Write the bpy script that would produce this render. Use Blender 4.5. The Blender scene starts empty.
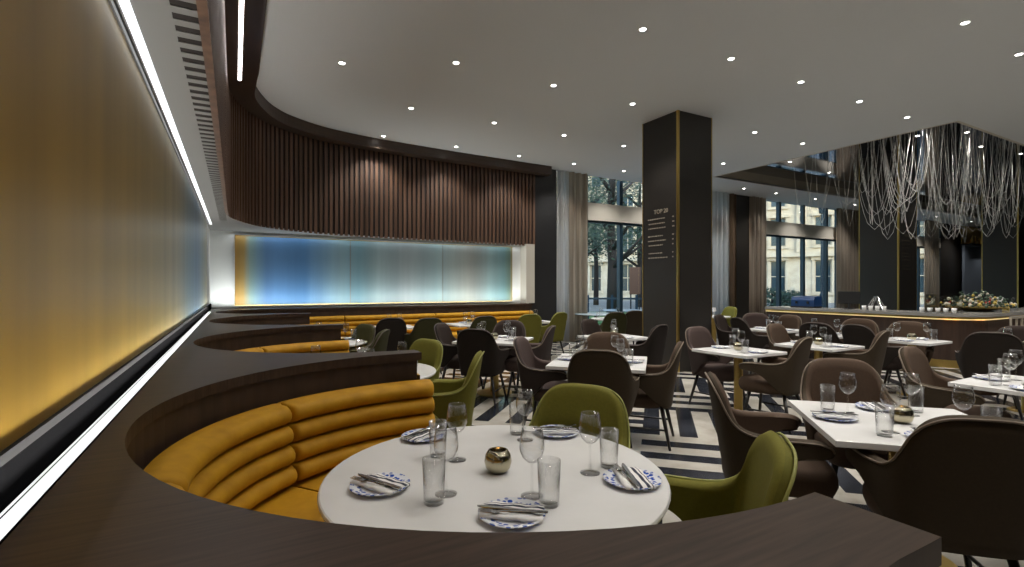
import bpy, bmesh, math, random
from mathutils import Vector, Matrix
random.seed(7)
S = bpy.context.scene
COL = S.collection
PI = math.pi
R = math.radians

# ------------------------------------------------------------------ camera frame (world: Y along the left wall, X along the window wall)
CH, FPX, CX, HY = 1.4, 500.0, 512.0, 286.0
CC, SS = math.cos(R(29)), math.sin(R(29))

def at(px, py, z):
    """point of the place at height z that the photograph shows at px, py"""
    d = (CH - z) * FPX / (py - HY)
    u = (px - CX) / FPX
    return Vector((d * (u * CC + SS), d * (CC - u * SS), z))

def along(px, Y):
    """X on the wall plane at distance Y for a photograph column"""
    u = (px - CX) / FPX
    d = Y / (CC - u * SS)
    return d * (u * CC + SS)

# ------------------------------------------------------------------ materials
def mat(name, col=(.5, .5, .5), rough=.5, metal=0., sheen=0., **kw):
    m = bpy.data.materials.new(name); m.use_nodes = True
    b = m.node_tree.nodes['Principled BSDF']
    b.inputs['Base Color'].default_value = (*col, 1)
    b.inputs['Roughness'].default_value = rough
    b.inputs['Metallic'].default_value = metal
    if sheen:
        b.inputs['Sheen Weight'].default_value = sheen
        b.inputs['Sheen Roughness'].default_value = .4
        b.inputs['Sheen Tint'].default_value = (*[min(1, c * 1.6 + .1) for c in col], 1)
    for k, v in kw.items():
        b.inputs[k.replace('_', ' ')].default_value = v
    return m

def N(m, t, **kw):
    n = m.node_tree.nodes.new(t)
    for k, v in kw.items():
        setattr(n, k, v)
    return n

def L(m, a, b):
    m.node_tree.links.new(a, b)

def bsdf(m):
    return m.node_tree.nodes['Principled BSDF']

def ramp(m, stops, interp='LINEAR'):
    r = N(m, 'ShaderNodeValToRGB'); cr = r.color_ramp; cr.interpolation = interp
    while len(cr.elements) < len(stops):
        cr.elements.new(.5)
    for e, (p, c) in zip(cr.elements, stops):
        e.position = p; e.color = (*c, 1)
    return r

def noise_col(m, scale3, c1, c2, detail=4, nscale=1., lo=.3, hi=.7, bump=0., space='Object'):
    tc = N(m, 'ShaderNodeTexCoord'); mp = N(m, 'ShaderNodeMapping'); mp.inputs['Scale'].default_value = scale3
    nz = N(m, 'ShaderNodeTexNoise'); nz.inputs['Scale'].default_value = nscale; nz.inputs['Detail'].default_value = detail
    L(m, tc.outputs[space], mp.inputs['Vector']); L(m, mp.outputs[0], nz.inputs['Vector'])
    r = ramp(m, [(lo, c1), (hi, c2)]); L(m, nz.outputs['Fac'], r.inputs[0]); L(m, r.outputs[0], bsdf(m).inputs['Base Color'])
    if bump:
        bp = N(m, 'ShaderNodeBump'); bp.inputs['Strength'].default_value = bump; bp.inputs['Distance'].default_value = .01
        L(m, nz.outputs['Fac'], bp.inputs['Height']); L(m, bp.outputs[0], bsdf(m).inputs['Normal'])
    return nz

M = {}
M['wood'] = mat('ledge wood', rough=.42, Specular_IOR_Level=.28); noise_col(M['wood'], (2.5, 45, 6), (.030, .017, .010), (.064, .038, .024), nscale=2.2)
M['panelwood'] = mat('booth panel wood', rough=.5); noise_col(M['panelwood'], (3, 3, .6), (.030, .016, .009), (.055, .030, .018), nscale=5)
M['slat'] = mat('slat wood', rough=.45); noise_col(M['slat'], (9, 9, .25), (.066, .035, .022), (.155, .086, .054), nscale=1.6)
M['slatback'] = mat('slat backing', (.012, .008, .007), .8)
M['bulkhead'] = mat('bulkhead wood', rough=.4); noise_col(M['bulkhead'], (1, 1, 30), (.045, .027, .018), (.07, .042, .028), nscale=2)
M['ceil'] = mat('ceiling paint', (.70, .715, .72), .75)
M['white'] = mat('white paint', (.80, .80, .78), .6)
M['black'] = mat('black paint', (.018, .018, .019), .45)
M['trough'] = mat('black anodised channel', (.006, .006, .0065), .9, Specular_IOR_Level=.0)
M['lip'] = mat('dark grey lip', (.035, .035, .035), .7, Specular_IOR_Level=.1)
M['railmetal'] = mat('champagne metal', (.50, .44, .36), .35, .3)
M['grey'] = mat('grey soffit paint', (.21, .21, .205), .6)
M['greyframe'] = mat('grey metal frame', (.20, .20, .20), .4, .6)
M['brass'] = mat('brushed brass', (.60, .43, .14), .33, 1.)
M['column'] = mat('dark bronze cladding', (.026, .023, .020), .38)
M['beam'] = mat('cream transom', (.62, .58, .50), .6)
M['mullion'] = mat('dark blue frame', (.012, .035, .055), .4)
M['mirror'] = mat('black mirror ceiling', (.42, .42, .45), .04, 1.)
M['fascia'] = mat('bronze fascia', (.52, .47, .38), .5)
M['mustard'] = mat('mustard velvet', rough=.66, sheen=.05, Specular_IOR_Level=.25); noise_col(M['mustard'], (6, 6, 6), (.40, .195, .006), (.51, .262, .009), nscale=2, detail=2)
bsdf(M['mustard']).inputs['Sheen Tint'].default_value = (.9, .6, .15, 1)
def fabric(n, c, sheen=.35):
    m = mat(n, c, .8, sheen=sheen, Specular_IOR_Level=.18)
    noise_col(m, (1, 1, 1), tuple(x * .93 for x in c), tuple(x * 1.06 for x in c), nscale=90, detail=2)
    return m
M['taupe_out'] = fabric('olive brown leather', (.046, .033, .020), .08)
M['taupe_in'] = fabric('taupe velvet', (.072, .046, .030), .18)
M['dark_out'] = fabric('dark brown leather', (.020, .015, .012), .06)
M['dark_in'] = fabric('dark aubergine velvet', (.030, .020, .016), .12)
M['plum_out'] = fabric('plum brown fabric', (.042, .031, .028), .08)
M['plum_in'] = fabric('plum velvet', (.070, .048, .042), .18)
M['green_out'] = fabric('moss green leather', (.125, .116, .018), .1)
M['green_in'] = fabric('moss green velvet', (.145, .134, .020), .18)
M['olive_out'] = fabric('dark olive leather', (.040, .037, .013), .08)
M['olive_in'] = fabric('dark olive velvet', (.050, .047, .015), .15)
M['pipe_taupe'] = mat('taupe piping', (.16, .12, .085), .6)
M['pipe_dark'] = mat('dark piping', (.085, .062, .05), .6)
M['pipe_green'] = mat('green piping', (.26, .26, .06), .6)
M['leg'] = mat('black stained wood', (.012, .010, .009), .4)
M['marble'] = mat('white stone tabletop', rough=.22); noise_col(M['marble'], (1, 1, 1), (.70, .69, .66), (.80, .79, .77), nscale=3, detail=8)
M['steel'] = mat('polished steel', (.62, .62, .63), .18, 1.)
M['napwhite'] = mat('white linen', (.80, .79, .76), .85)
M['shell'] = mat('candle glass', (.46, .42, .30), .16, 1.)
M['flame'] = mat('candle flame', (1, .7, .3), .5, Emission_Color=(1, .55, .18, 1), Emission_Strength=25.)
M['led'] = mat('cool led strip', (1, 1, 1), .5, Emission_Color=(.86, .92, 1, 1), Emission_Strength=.95)
M['ledlow'] = mat('ledge led strip', (1, 1, 1), .5, Emission_Color=(.93, .95, .95, 1), Emission_Strength=.95)
M['ledcove'] = mat('cove led strip', (1, 1, 1), .5, Emission_Color=(1, .95, .92, 1), Emission_Strength=7.)
M['lamp'] = mat('downlight lens', (1, 1, 1), .5, Emission_Color=(1, .96, .90, 1), Emission_Strength=22.)
M['bead'] = mat('crystal bead strand', (.86, .84, .80), .3, .05)
M['barled'] = mat('warm under-counter led', (1, .8, .4), .5, Emission_Color=(1, .72, .30, 1), Emission_Strength=.8)
M['barfront'] = mat('bar front veneer', rough=.4); noise_col(M['barfront'], (6, 6, .5), (.035, .020, .014), (.060, .034, .024), nscale=3)
M['counter'] = mat('bar counter stone', (.30, .29, .27), .2)
M['leafy'] = mat('leaf green', (.032, .062, .034), .6)
M['leaf2'] = mat('pale leaf green', (.06, .10, .065), .6)
M['grassy'] = mat('lawn green', rough=.9); noise_col(M['grassy'], (1, 1, 1), (.05, .13, .03), (.09, .20, .05), nscale=8)
M['bark'] = mat('bark', (.030, .024, .022), .9)
M['stone'] = mat('limestone', rough=.85); noise_col(M['stone'], (1, 1, 1), (.50, .43, .33), (.66, .58, .46), nscale=1.4, detail=6)
M['winpane'] = mat('dark window glass', (.03, .055, .075), .1)
M['pave'] = mat('pavement', rough=.9); noise_col(M['pave'], (1, 1, 1), (.20, .20, .20), (.30, .30, .29), nscale=3)
M['carpaint'] = mat('pale blue car paint', (.42, .52, .58), .25, .2)
M['bluepaint'] = mat('blue enamel', (.012, .05, .16), .3)
M['sign'] = mat('brown sign board', (.12, .055, .03), .6)
M['letter'] = mat('cream lettering', (.42, .38, .30), .6)
M['letterdim'] = mat('dim gold lettering', (.10, .085, .06), .6)
M['rubber'] = mat('black rubber', (.015, .015, .015), .8)
M['porcelain'] = mat('white porcelain', (.75, .74, .72), .25)
M['red'] = mat('red petals', (.45, .06, .04), .6)
M['yellow'] = mat('yellow petals', (.62, .45, .10), .6)
M['cream'] = mat('cream petals', (.72, .66, .52), .6)
M['panelgrey'] = mat('blue grey glass panel', (.22, .26, .32), .3)

# clear glass: thin wall, transparent with fresnel reflections
def clear(name, tint=(.995, .997, .996), gl=.03, edge=.9):
    m = bpy.data.materials.new(name); m.use_nodes = True
    nt = m.node_tree; nt.nodes.remove(nt.nodes['Principled BSDF'])
    out = nt.nodes['Material Output']
    t = N(m, 'ShaderNodeBsdfTransparent'); t.inputs[0].default_value = (*tint, 1)
    g = N(m, 'ShaderNodeBsdfGlossy'); g.inputs['Roughness'].default_value = gl
    lw = N(m, 'ShaderNodeLayerWeight'); lw.inputs['Blend'].default_value = .5
    pw = N(m, 'ShaderNodeMath', operation='POWER'); L(m, lw.outputs['Facing'], pw.inputs[0]); pw.inputs[1].default_value = 2.4
    ma = N(m, 'ShaderNodeMath', operation='MULTIPLY_ADD'); L(m, pw.outputs[0], ma.inputs[0]); ma.inputs[1].default_value = edge; ma.inputs[2].default_value = .045
    mx = N(m, 'ShaderNodeMixShader')
    L(m, ma.outputs[0], mx.inputs[0]); L(m, t.outputs[0], mx.inputs[1]); L(m, g.outputs[0], mx.inputs[2])
    L(m, mx.outputs[0], out.inputs['Surface'])
    return m
M['glass'] = clear('clear drinking glass')
M['pane'] = clear('window pane', (.86, .94, .98), .0, .35)

def drape(name, c1, c2):
    m = mat(name, c1, .85, sheen=.3)
    noise_col(m, (18, 18, .3), c1, c2, nscale=1)
    return m
M['curtain'] = drape('taupe linen drape', (.36, .295, .23), (.62, .53, .43))
M['sheer'] = drape('grey sheer drape', (.60, .58, .56), (.80, .79, .77))
M['bronzedrape'] = drape('bronze drape', (.16, .10, .06), (.24, .16, .10))

# basket-weave marble floor
m = M['floor'] = mat('black and cream marble floor', rough=.16)
tc = N(m, 'ShaderNodeTexCoord'); mp = N(m, 'ShaderNodeMapping'); mp.inputs['Rotation'].default_value = (0, 0, R(45))
mp.inputs['Location'].default_value = (.12, .2, 0)
L(m, tc.outputs['Object'], mp.inputs['Vector'])
sp = N(m, 'ShaderNodeSeparateXYZ'); L(m, mp.outputs[0], sp.inputs[0])
def mth(op, a, b=None):
    n = N(m, 'ShaderNodeMath', operation=op)
    for i, v in enumerate((a, b)):
        if v is None: continue
        if isinstance(v, (int, float)): n.inputs[i].default_value = v
        else: L(m, v, n.inputs[i])
    return n.outputs[0]
CELL, STR = 1.02, .34
cx_ = mth('FLOOR', mth('DIVIDE', sp.outputs[0], CELL)); cy_ = mth('FLOOR', mth('DIVIDE', sp.outputs[1], CELL))
par = mth('FLOORED_MODULO', mth('ADD', cx_, cy_), 2.)
sx_ = mth('LESS_THAN', mth('FLOORED_MODULO', sp.outputs[0], STR), STR * .47)
sy_ = mth('LESS_THAN', mth('FLOORED_MODULO', sp.outputs[1], STR), STR * .47)
dk = mth('ADD', mth('MULTIPLY', par, sx_), mth('MULTIPLY', mth('SUBTRACT', 1., par), sy_))
nz = N(m, 'ShaderNodeTexNoise'); nz.inputs['Scale'].default_value = 3.; nz.inputs['Detail'].default_value = 8.
L(m, tc.outputs['Object'], nz.inputs['Vector'])
rl = ramp(m, [(.35, (.36, .33, .28)), (.65, (.53, .50, .44))]); L(m, nz.outputs['Fac'], rl.inputs[0])
rd = ramp(m, [(.35, (.010, .012, .017)), (.72, (.035, .038, .048))]); L(m, nz.outputs['Fac'], rd.inputs[0])
mx = N(m, 'ShaderNodeMix', data_type='RGBA'); L(m, dk, mx.inputs['Factor']); L(m, rl.outputs[0], mx.inputs['A']); L(m, rd.outputs[0], mx.inputs['B'])
L(m, mx.outputs['Result'], bsdf(m).inputs['Base Color'])

# art panels: streaky patinated glass, hue runs along the length of the panel
def art(name, axis, length, stops, streak, rough=.38, metal=.35):
    m = mat(name, rough=rough, metal=metal)
    tc = N(m, 'ShaderNodeTexCoord'); sp = N(m, 'ShaderNodeSeparateXYZ'); L(m, tc.outputs['Object'], sp.inputs[0])
    dv = N(m, 'ShaderNodeMath', operation='DIVIDE'); L(m, sp.outputs[axis], dv.inputs[0]); dv.inputs[1].default_value = length
    mp = N(m, 'ShaderNodeMapping'); sc = [3., 3., .12]; sc[axis] = streak; mp.inputs['Scale'].default_value = sc
    L(m, tc.outputs['Object'], mp.inputs['Vector'])
    nz = N(m, 'ShaderNodeTexNoise'); nz.inputs['Scale'].default_value = 1.; nz.inputs['Detail'].default_value = 6.
    L(m, mp.outputs[0], nz.inputs['Vector'])
    nb = N(m, 'ShaderNodeMath', operation='MULTIPLY_ADD'); L(m, nz.outputs['Fac'], nb.inputs[0]); nb.inputs[1].default_value = .06; nb.inputs[2].default_value = -.03
    ad = N(m, 'ShaderNodeMath', operation='ADD'); L(m, dv.outputs[0], ad.inputs[0]); L(m, nb.outputs[0], ad.inputs[1])
    r = ramp(m, stops); L(m, ad.outputs[0], r.inputs[0])
    vr = ramp(m, [(.28, (.70, .70, .70)), (.72, (1.12, 1.12, 1.12))]); L(m, nz.outputs['Fac'], vr.inputs[0])
    mu = N(m, 'ShaderNodeMix', data_type='RGBA', blend_type='MULTIPLY'); mu.inputs['Factor'].default_value = 1.
    L(m, r.outputs[0], mu.inputs['A']); L(m, vr.outputs[0], mu.inputs['B']); L(m, mu.outputs['Result'], bsdf(m).inputs['Base Color'])
    return m
GOLD = (.50, .29, .045)
M['artgold'] = art('gold patinated panel', 1, 10.0, [(.0, (.26, .14, .014)), (.06, (.36, .205, .024)), (.15, (.39, .235, .033)), (.26, (.42, .285, .065)), (.36, (.42, .33, .13)), (.45, (.41, .36, .22)), (.53, (.20, .28, .29)), (.65, (.11, .20, .31)), (.74, (.28, .35, .35)), (.87, (.45, .42, .28))], 4., .40, .3)
for k_, v_ in (('Coat Weight', .45), ('Coat Roughness', .42), ('Coat IOR', 1.5)): bsdf(M['artgold']).inputs[k_].default_value = v_
M['artblue'] = art('blue patinated panel', 0, 5.72, [(.0, (.42, .24, .06)), (.020, (.48, .32, .11)), (.04, (.26, .38, .36)), (.09, (.10, .21, .40)), (.2, (.08, .20, .40)), (.32, (.20, .30, .34)), (.38, (.14, .25, .30)), (.42, (.20, .28, .30)), (.55, (.27, .31, .32)), (.68, (.22, .30, .31)), (.80, (.33, .34, .31)), (.90, (.22, .31, .32)), (.96, (.15, .26, .27)), (.985, (.13, .20, .17)), (1., (.36, .27, .12))], 2.2, .45, .2)
# blue and white plate
m = M['plate'] = mat('blue and white china', rough=.2)
tc = N(m, 'ShaderNodeTexCoord'); ln = N(m, 'ShaderNodeVectorMath', operation='LENGTH'); L(m, tc.outputs['Object'], ln.inputs[0])
vo = N(m, 'ShaderNodeTexVoronoi'); vo.inputs['Scale'].default_value = 55.; L(m, tc.outputs['Object'], vo.inputs['Vector'])
r1 = ramp(m, [(0, (.02, .06, .34)), (.42, (.03, .09, .42)), (.5, (.78, .80, .84))]); L(m, vo.outputs['Distance'], r1.inputs[0])
r2 = ramp(m, [(0, (0, 0, 0)), (.060, (0, 0, 0)), (.066, (1, 1, 1)), (.092, (1, 1, 1)), (.094, (.3, .3, .3)), (.1, (1, 1, 1))]); L(m, ln.outputs['Value'], r2.inputs[0])
mx = N(m, 'ShaderNodeMix', data_type='RGBA'); L(m, r2.outputs[0], mx.inputs['Factor']); mx.inputs['A'].default_value = (.78, .79, .80, 1)
L(m, r1.outputs[0], mx.inputs['B']); L(m, mx.outputs['Result'], bsdf(m).inputs['Base Color'])
# striped napkin
m = M['napkin'] = mat('striped linen napkin', rough=.85)
tc = N(m, 'ShaderNodeTexCoord'); sp = N(m, 'ShaderNodeSeparateXYZ'); L(m, tc.outputs['Object'], sp.inputs[0])
ml = N(m, 'ShaderNodeMath', operation='ABSOLUTE'); ad = N(m, 'ShaderNodeMath', operation='ADD'); ad.inputs[1].default_value = -.014
L(m, sp.outputs[0], ad.inputs[0]); L(m, ad.outputs[0], ml.inputs[0])
r = ramp(m, [(0, (.78, .77, .74)), (.006, (.03, .035, .06)), (.018, (.78, .77, .74)), (.026, (.03, .035, .06)), (.031, (.78, .77, .74))], 'CONSTANT')
L(m, ml.outputs[0], r.inputs[0]); L(m, r.outputs[0], bsdf(m).inputs['Base Color'])

# ------------------------------------------------------------------ mesh helpers
def new_obj(name, bm, m, parent=None, smooth=False, loc=None, rotz=0):
    me = bpy.data.meshes.new(name); bm.normal_update(); bm.to_mesh(me); bm.free()
    for x in (m if isinstance(m, (list, tuple)) else [m]):
        me.materials.append(x)
    if smooth:
        me.shade_smooth()
    o = bpy.data.objects.new(name, me); COL.objects.link(o)
    if parent: o.parent = parent
    if loc is not None: o.location = loc
    o.rotation_euler.z = rotz
    return o

def tag(o, label, cat, group=None):
    o['label'] = label; o['category'] = cat
    if group: o['group'] = group
    return o

def struct(name, bm, m, parent=None, **kw):
    o = new_obj(name, bm, m, parent, **kw)
    if parent is None: o['kind'] = 'structure'
    return o

def empty(name, loc=(0, 0, 0), rotz=0, label=None, cat=None, group=None):
    o = bpy.data.objects.new(name, None); COL.objects.link(o); o.location = loc; o.rotation_euler.z = rotz
    o.empty_display_size = .1
    if label: tag(o, label, cat, group)
    return o

def box(bm, x0, x1, y0, y1, z0, z1, mi=0):
    v = [bm.verts.new((x, y, z)) for z in (z0, z1) for y in (y0, y1) for x in (x0, x1)]
    for q in ((0, 2, 3, 1), (4, 5, 7, 6), (0, 1, 5, 4), (2, 6, 7, 3), (0, 4, 6, 2), (1, 3, 7, 5)):
        f = bm.faces.new([v[i] for i in q]); f.material_index = mi
    return v

def bbox(x0, x1, y0, y1, z0, z1, bev=0., seg=2):
    bm = bmesh.new(); box(bm, x0, x1, y0, y1, z0, z1)
    if bev:
        bmesh.ops.bevel(bm, geom=bm.edges[:], offset=bev, segments=seg, affect='EDGES', profile=.6)
    return bm

def lathe(prof, n=24, bm=None, off=(0, 0, 0), mi=0):
    bm = bm or bmesh.new(); rings = []
    for r, z in prof:
        if r < 1e-6: rings.append([bm.verts.new((off[0], off[1], off[2] + z))])
        else: rings.append([bm.verts.new((off[0] + r * math.cos(2 * PI * i / n), off[1] + r * math.sin(2 * PI * i / n), off[2] + z)) for i in range(n)])
    for a, b in zip(rings, rings[1:]):
        for i in range(n):
            j = (i + 1) % n
            va, vb = (a[i], a[j]) if len(a) > 1 else (a[0],), (b[i], b[j]) if len(b) > 1 else (b[0],)
            vs = list(va) + list(reversed(vb))
            if len(vs) >= 3:
                f = bm.faces.new(vs); f.material_index = mi
    return bm

def tube(bm, pts, rad, n=6, cap=True, mi=0):
    pts = [Vector(p) for p in pts]; rings = []
    for i, p in enumerate(pts):
        t = (pts[min(i + 1, len(pts) - 1)] - pts[max(i - 1, 0)]).normalized()
        a = t.cross(Vector((0, 0, 1)) if abs(t.z) < .95 else Vector((1, 0, 0))).normalized(); b = t.cross(a)
        r = rad[i] if isinstance(rad, (list, tuple)) else rad
        rings.append([bm.verts.new(p + (a * math.cos(2 * PI * k / n) + b * math.sin(2 * PI * k / n)) * r) for k in range(n)])
    for q, w in zip(rings, rings[1:]):
        for k in range(n):
            f = bm.faces.new((q[k], q[(k + 1) % n], w[(k + 1) % n], w[k])); f.material_index = mi
    if cap:
        bm.faces.new(list(reversed(rings[0]))); bm.faces.new(rings[-1])
    return bm

def prism(pts, z0, z1, bm=None, mi=0):
    bm = bm or bmesh.new()
    lo = [bm.verts.new((x, y, z0)) for x, y in pts]; hi = [bm.verts.new((x, y, z1)) for x, y in pts]
    n = len(pts)
    for i in range(n):
        f = bm.faces.new((lo[i], lo[(i + 1) % n], hi[(i + 1) % n], hi[i])); f.material_index = mi
    f = bm.faces.new(hi); f.material_index = mi
    f = bm.faces.new(list(reversed(lo))); f.material_index = mi
    return bm

def copy_tree(o, parent=None):
    c = o.copy(); COL.objects.link(c)
    if parent: c.parent = parent
    for ch in list(o.children):
        copy_tree(ch, c)
    return c

def catmull(P, k):
    out = []
    for i in range(len(P) - 1):
        p0, p1, p2, p3 = P[max(i - 1, 0)], P[i], P[i + 1], P[min(i + 2, len(P) - 1)]
        for j in range(k):
            t = j / k
            out.append(tuple(.5 * (2 * b + (c - a) * t + (2 * a - 5 * b + 4 * c - d) * t * t + (3 * b - a - 3 * c + d) * t ** 3) for a, b, c, d in zip(p0, p1, p2, p3)))
    out.append(tuple(P[-1]))
    return out

# ------------------------------------------------------------------ the room shell
K = .95
ZC, ZM = 4.25, 4.52            # ceiling, mirrored recess
XW, YW, XR, YB = -.366, 10.35, 38., -3.2
OX, OY0, OY1 = 11.54 * K, 4.06 * K, 9.3 * K
struct('floor', bbox(-.6, XR, YB, YW + .3, -.1, 0), M['floor'])
# slatted upper wall: the line of its face, bottom to top
CURVE = catmull([(-.082, YB), (-.082, 2.), (-.082, 5.), (-.082, 6.8), (-.075, 7.4), (-.03, 8.0), (.20, 8.64), (.47, 9.06), (.80, 9.36), (1.3, 9.66), (2.0, 9.86), (2.95, 9.99), (4.2, 10.08), (6.28, 10.17)], 10)
def resample(P, step):
    out = [Vector(P[0][:2])]; acc = 0.
    for a, b in zip(P, P[1:]):
        a, b = Vector(a[:2]), Vector(b[:2]); l = (b - a).length
        if l < 1e-6: continue
        p = step - acc
        while p <= l:
            out.append(a + (b - a) * (p / l)); p += step
        acc = l - (p - step)
    return out
RS = resample(CURVE, .1)
def offs(P, d):
    """P moved d metres to the right-hand side (into the room)"""
    out = []
    for i, p in enumerate(P):
        t = (P[min(i + 1, len(P) - 1)] - P[max(i - 1, 0)]).normalized()
        dd = d(i) if callable(d) else d
        out.append(p + Vector((t.y, -t.x)) * dd)
    return out
SL0, SL1 = 2.35, 4.06
bm = bmesh.new()
for i, p in enumerate(RS):
    if p.y < -1.5: continue
    t = (RS[min(i + 1, len(RS) - 1)] - RS[max(i - 1, 0)]).normalized(); n = Vector((t.y, -t.x))
    w, dp = .029, .020
    c = [p - t * w, p + t * w, p + t * w + n * -dp, p - t * w + n * -dp]
    prism([tuple(q) for q in c], SL0, SL1, bm)
struct('wall_upper', bm, M['slat'])
bm = bmesh.new()
bk = offs(RS, -.018); bk2 = offs(RS, -.03)
prism([tuple(p) for p in bk] + [tuple(p) for p in reversed(bk2)], SL0 + .03, ZC, bm)
struct('wall_upper_backing', bm, M['slatback'])
bm = bmesh.new()
st_ = [p for p in RS if p.y < 7.6]
prism([tuple(p + Vector((.002, 0))) for p in st_] + [tuple(p + Vector((-.03, 0))) for p in reversed(st_)], SL0 - .012, SL0, bm)
struct('trim_7', bm, M['slat'])
# horizontal joint rails across the slats
bm = bmesh.new()
for z in (2.92, 3.50):
    a = offs(RS, -.008); b = offs(RS, -.03)
    prism([tuple(p) for p in a] + [tuple(p) for p in reversed(b)], z, z + .018, bm)
struct('trim_1', bm, M['slatback'])
# bulkhead above the slats
def bw(i):
    f = min(1, max(0, (RS[i].y - 7.0) / 2.2))
    return .345 - .12 * f
outer = offs(RS, bw); outer += [Vector((6.6, outer[-1].y + .012))]
bm = prism([tuple(p) for p in outer] + [(6.6, 10.195)] + [tuple(p) for p in reversed(offs(RS, -.05))], SL1, ZC + .06)
ebm = bmesh.new()
struct('trim_2', bm, M['bulkhead'])
# ceiling with the recess
bm = bmesh.new()
poly = [tuple(p) for p in outer] + [(6.62, YW), (OX, YW), (OX, YB)]
def flat(bm, pts, z, mi=0):
    f = bm.faces.new([bm.verts.new((x, y, z)) for x, y in pts]); f.material_index = mi
prism(list(reversed(poly)), ZC, ZC + .04, bm)
prism([(OX, YB), (XR, YB), (XR, OY0), (OX, OY0)], ZC, ZC + .04, bm)
prism([(OX, OY1), (XR, OY1), (XR, YW + .2), (OX, YW + .2)], ZC, ZC + .04, bm)
bmesh.ops.recalc_face_normals(bm, faces=bm.faces[:])
struct('ceiling', bm, M['ceil'])
bm = bmesh.new()
box(bm, OX - .05, OX, OY0 - .05, OY1 + .05, ZC - .002, ZM)
box(bm, OX, XR, OY0 - .05, OY0, ZC - .002, ZM)
box(bm, OX, XR, OY1, OY1 + .05, ZC - .002, ZM)
struct('trim_3', bm, M['fascia'])
struct('ceiling_recess', bbox(OX - .1, XR, OY0 - .1, OY1 + .1, ZM, ZM + .05), M['mirror'])
# left wall, riser and soffit
struct('wall_left', bbox(-.6, XW - .02, YB, YW + .05, 0, 2.45), M['white'])
struct('wall_back', bbox(-.6, XR, YB - .1, YB, 0, ZC), M['column'])
struct('wall_right', bbox(XR, XR + .1, YB, YW + .3, 0, ZM), M['column'])
bm = bmesh.new(); box(bm, XW - .02, -.362, YB, YW - .02, .99, 1.085)
struct('baseboard_left', bm, M['trough'])
bm = bmesh.new(); box(bm, XW - .02, -.356, YB, 8.72, 1.085, 1.104)
struct('trim_4', bm, M['lip'])
ZS = 2.385
cut = [tuple(p) for p in offs(RS, -.02)]
bm = prism([(XW - .02, YB)] + cut + [(6.28, YW + .05), (XW - .02, YW + .05)], ZS, ZS + .05)
bmesh.ops.recalc_face_normals(bm, faces=bm.faces[:])
struct('soffit', bm, M['grey'])['kind'] = 'structure'
# far wall with the niche
bm = bmesh.new(); box(bm, -.6, 6.3, YW, YW + .12, 0, 2.45)
struct('wall_far', bm, M['white'])
bm = bmesh.new(); box(bm, 5.97, 6.2, 10.08, YW, 1.0, ZS)
struct('trim_5', bm, M['beam'])
bm = bmesh.new(); box(bm, 6.2, along(556.5, 10.2), 10.2, YW + .1, 0, ZC)
struct('wall_pier', bm, M['black'])

# art panels and light strips
pn = empty('wall_panel', (XW - .01, YB + .2, 1.104), 0, 'long gold patinated art panel along the left wall', 'panel')
bm = bbox(0, .022, .0, 8.7 - YB - .2, 0, 1.235)
po = new_obj('glazed_panel', bm, M['artgold'], pn, loc=(-.012, 0, 0))
# hue runs in metres from the camera end: shift the panel's texture space
po.data.transform(Matrix.Translation((0, YB + .2, 0))); po.location.y = -(YB + .2)
new_obj('panel_frame', bbox(0, .03, 0, 8.7 - YB - .2, 1.235, 1.255), M['greyframe'], pn, loc=(-.012, 0, 0))
pn = empty('wall_panel', (0, YW - .045, 1.055), 0, 'wide glowing blue patinated art panel on the far wall', 'panel')
bm = bmesh.new(); box(bm, .0, 5.72, 0, .02, 0, 1.255)
new_obj('glazed_panel', bm, M['artblue'], pn)
bm = bmesh.new()
for x in (2.02, 3.98): box(bm, x - .009, x + .009, -.003, .0, 0, 1.255)
new_obj('panel_joint', bm, M['greyframe'], pn)
bm = bmesh.new(); box(bm, .0, 5.72, -.006, .02, -.012, 0); box(bm, 0, 5.72, -.006, .02, 1.255, 1.267)
new_obj('panel_frame', bm, M['brass'], pn)

def strip(name, x0, x1, y0, y1, z0, z1, m, label):
    bm = bmesh.new(); box(bm, 0, x1 - x0, 0, y1 - y0, 0, z1 - z0)
    o = empty(name, (x0, y0, z0), 0, label, 'light')
    new_obj('diffuser', bm, m, o)
    return o
o = strip('light_strip', -.348, -.320, YB + .2, 9.0, 1.0005, 1.004, M['ledlow'], 'white light strip set in the wooden ledge along the gold panel')
new_obj('reflector_line', bbox(-.0085, -.0045, 0, 9.0 - YB - .2, 0, .004), M['ledlow'], o)
new_obj('housing', bbox(-.0115, .031, 0, 9.0 - YB - .2, -.0004, .0022), M['trough'], o)
strip('light_strip', -.350, -.318, YB + .2, 9.3, ZS - .006, ZS, M['led'], 'white light strip in the soffit above the gold panel')
o = strip('light_strip', .035, .075, -1., 7.35, SL1 - .006, SL1, M['ledcove'], 'short white light strip set under the curved timber bulkhead')
# vent grille in the soffit
gv = empty('vent_grille', (-.198, -1., ZS - .004), 0, 'long slotted air grille in the grey soffit beside the slatted wall', 'grille')
bm = bmesh.new(); box(bm, 0, .09, 0, 9.6, .001, .004)
new_obj('backing', bm, M['slatback'], gv)
bm = bmesh.new(); y = 0.
while y < 9.6:
    box(bm, 0, .09, y, y + .05, -.003, .0); y += .10
new_obj('slat', bm, M['grey'], gv)

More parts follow.
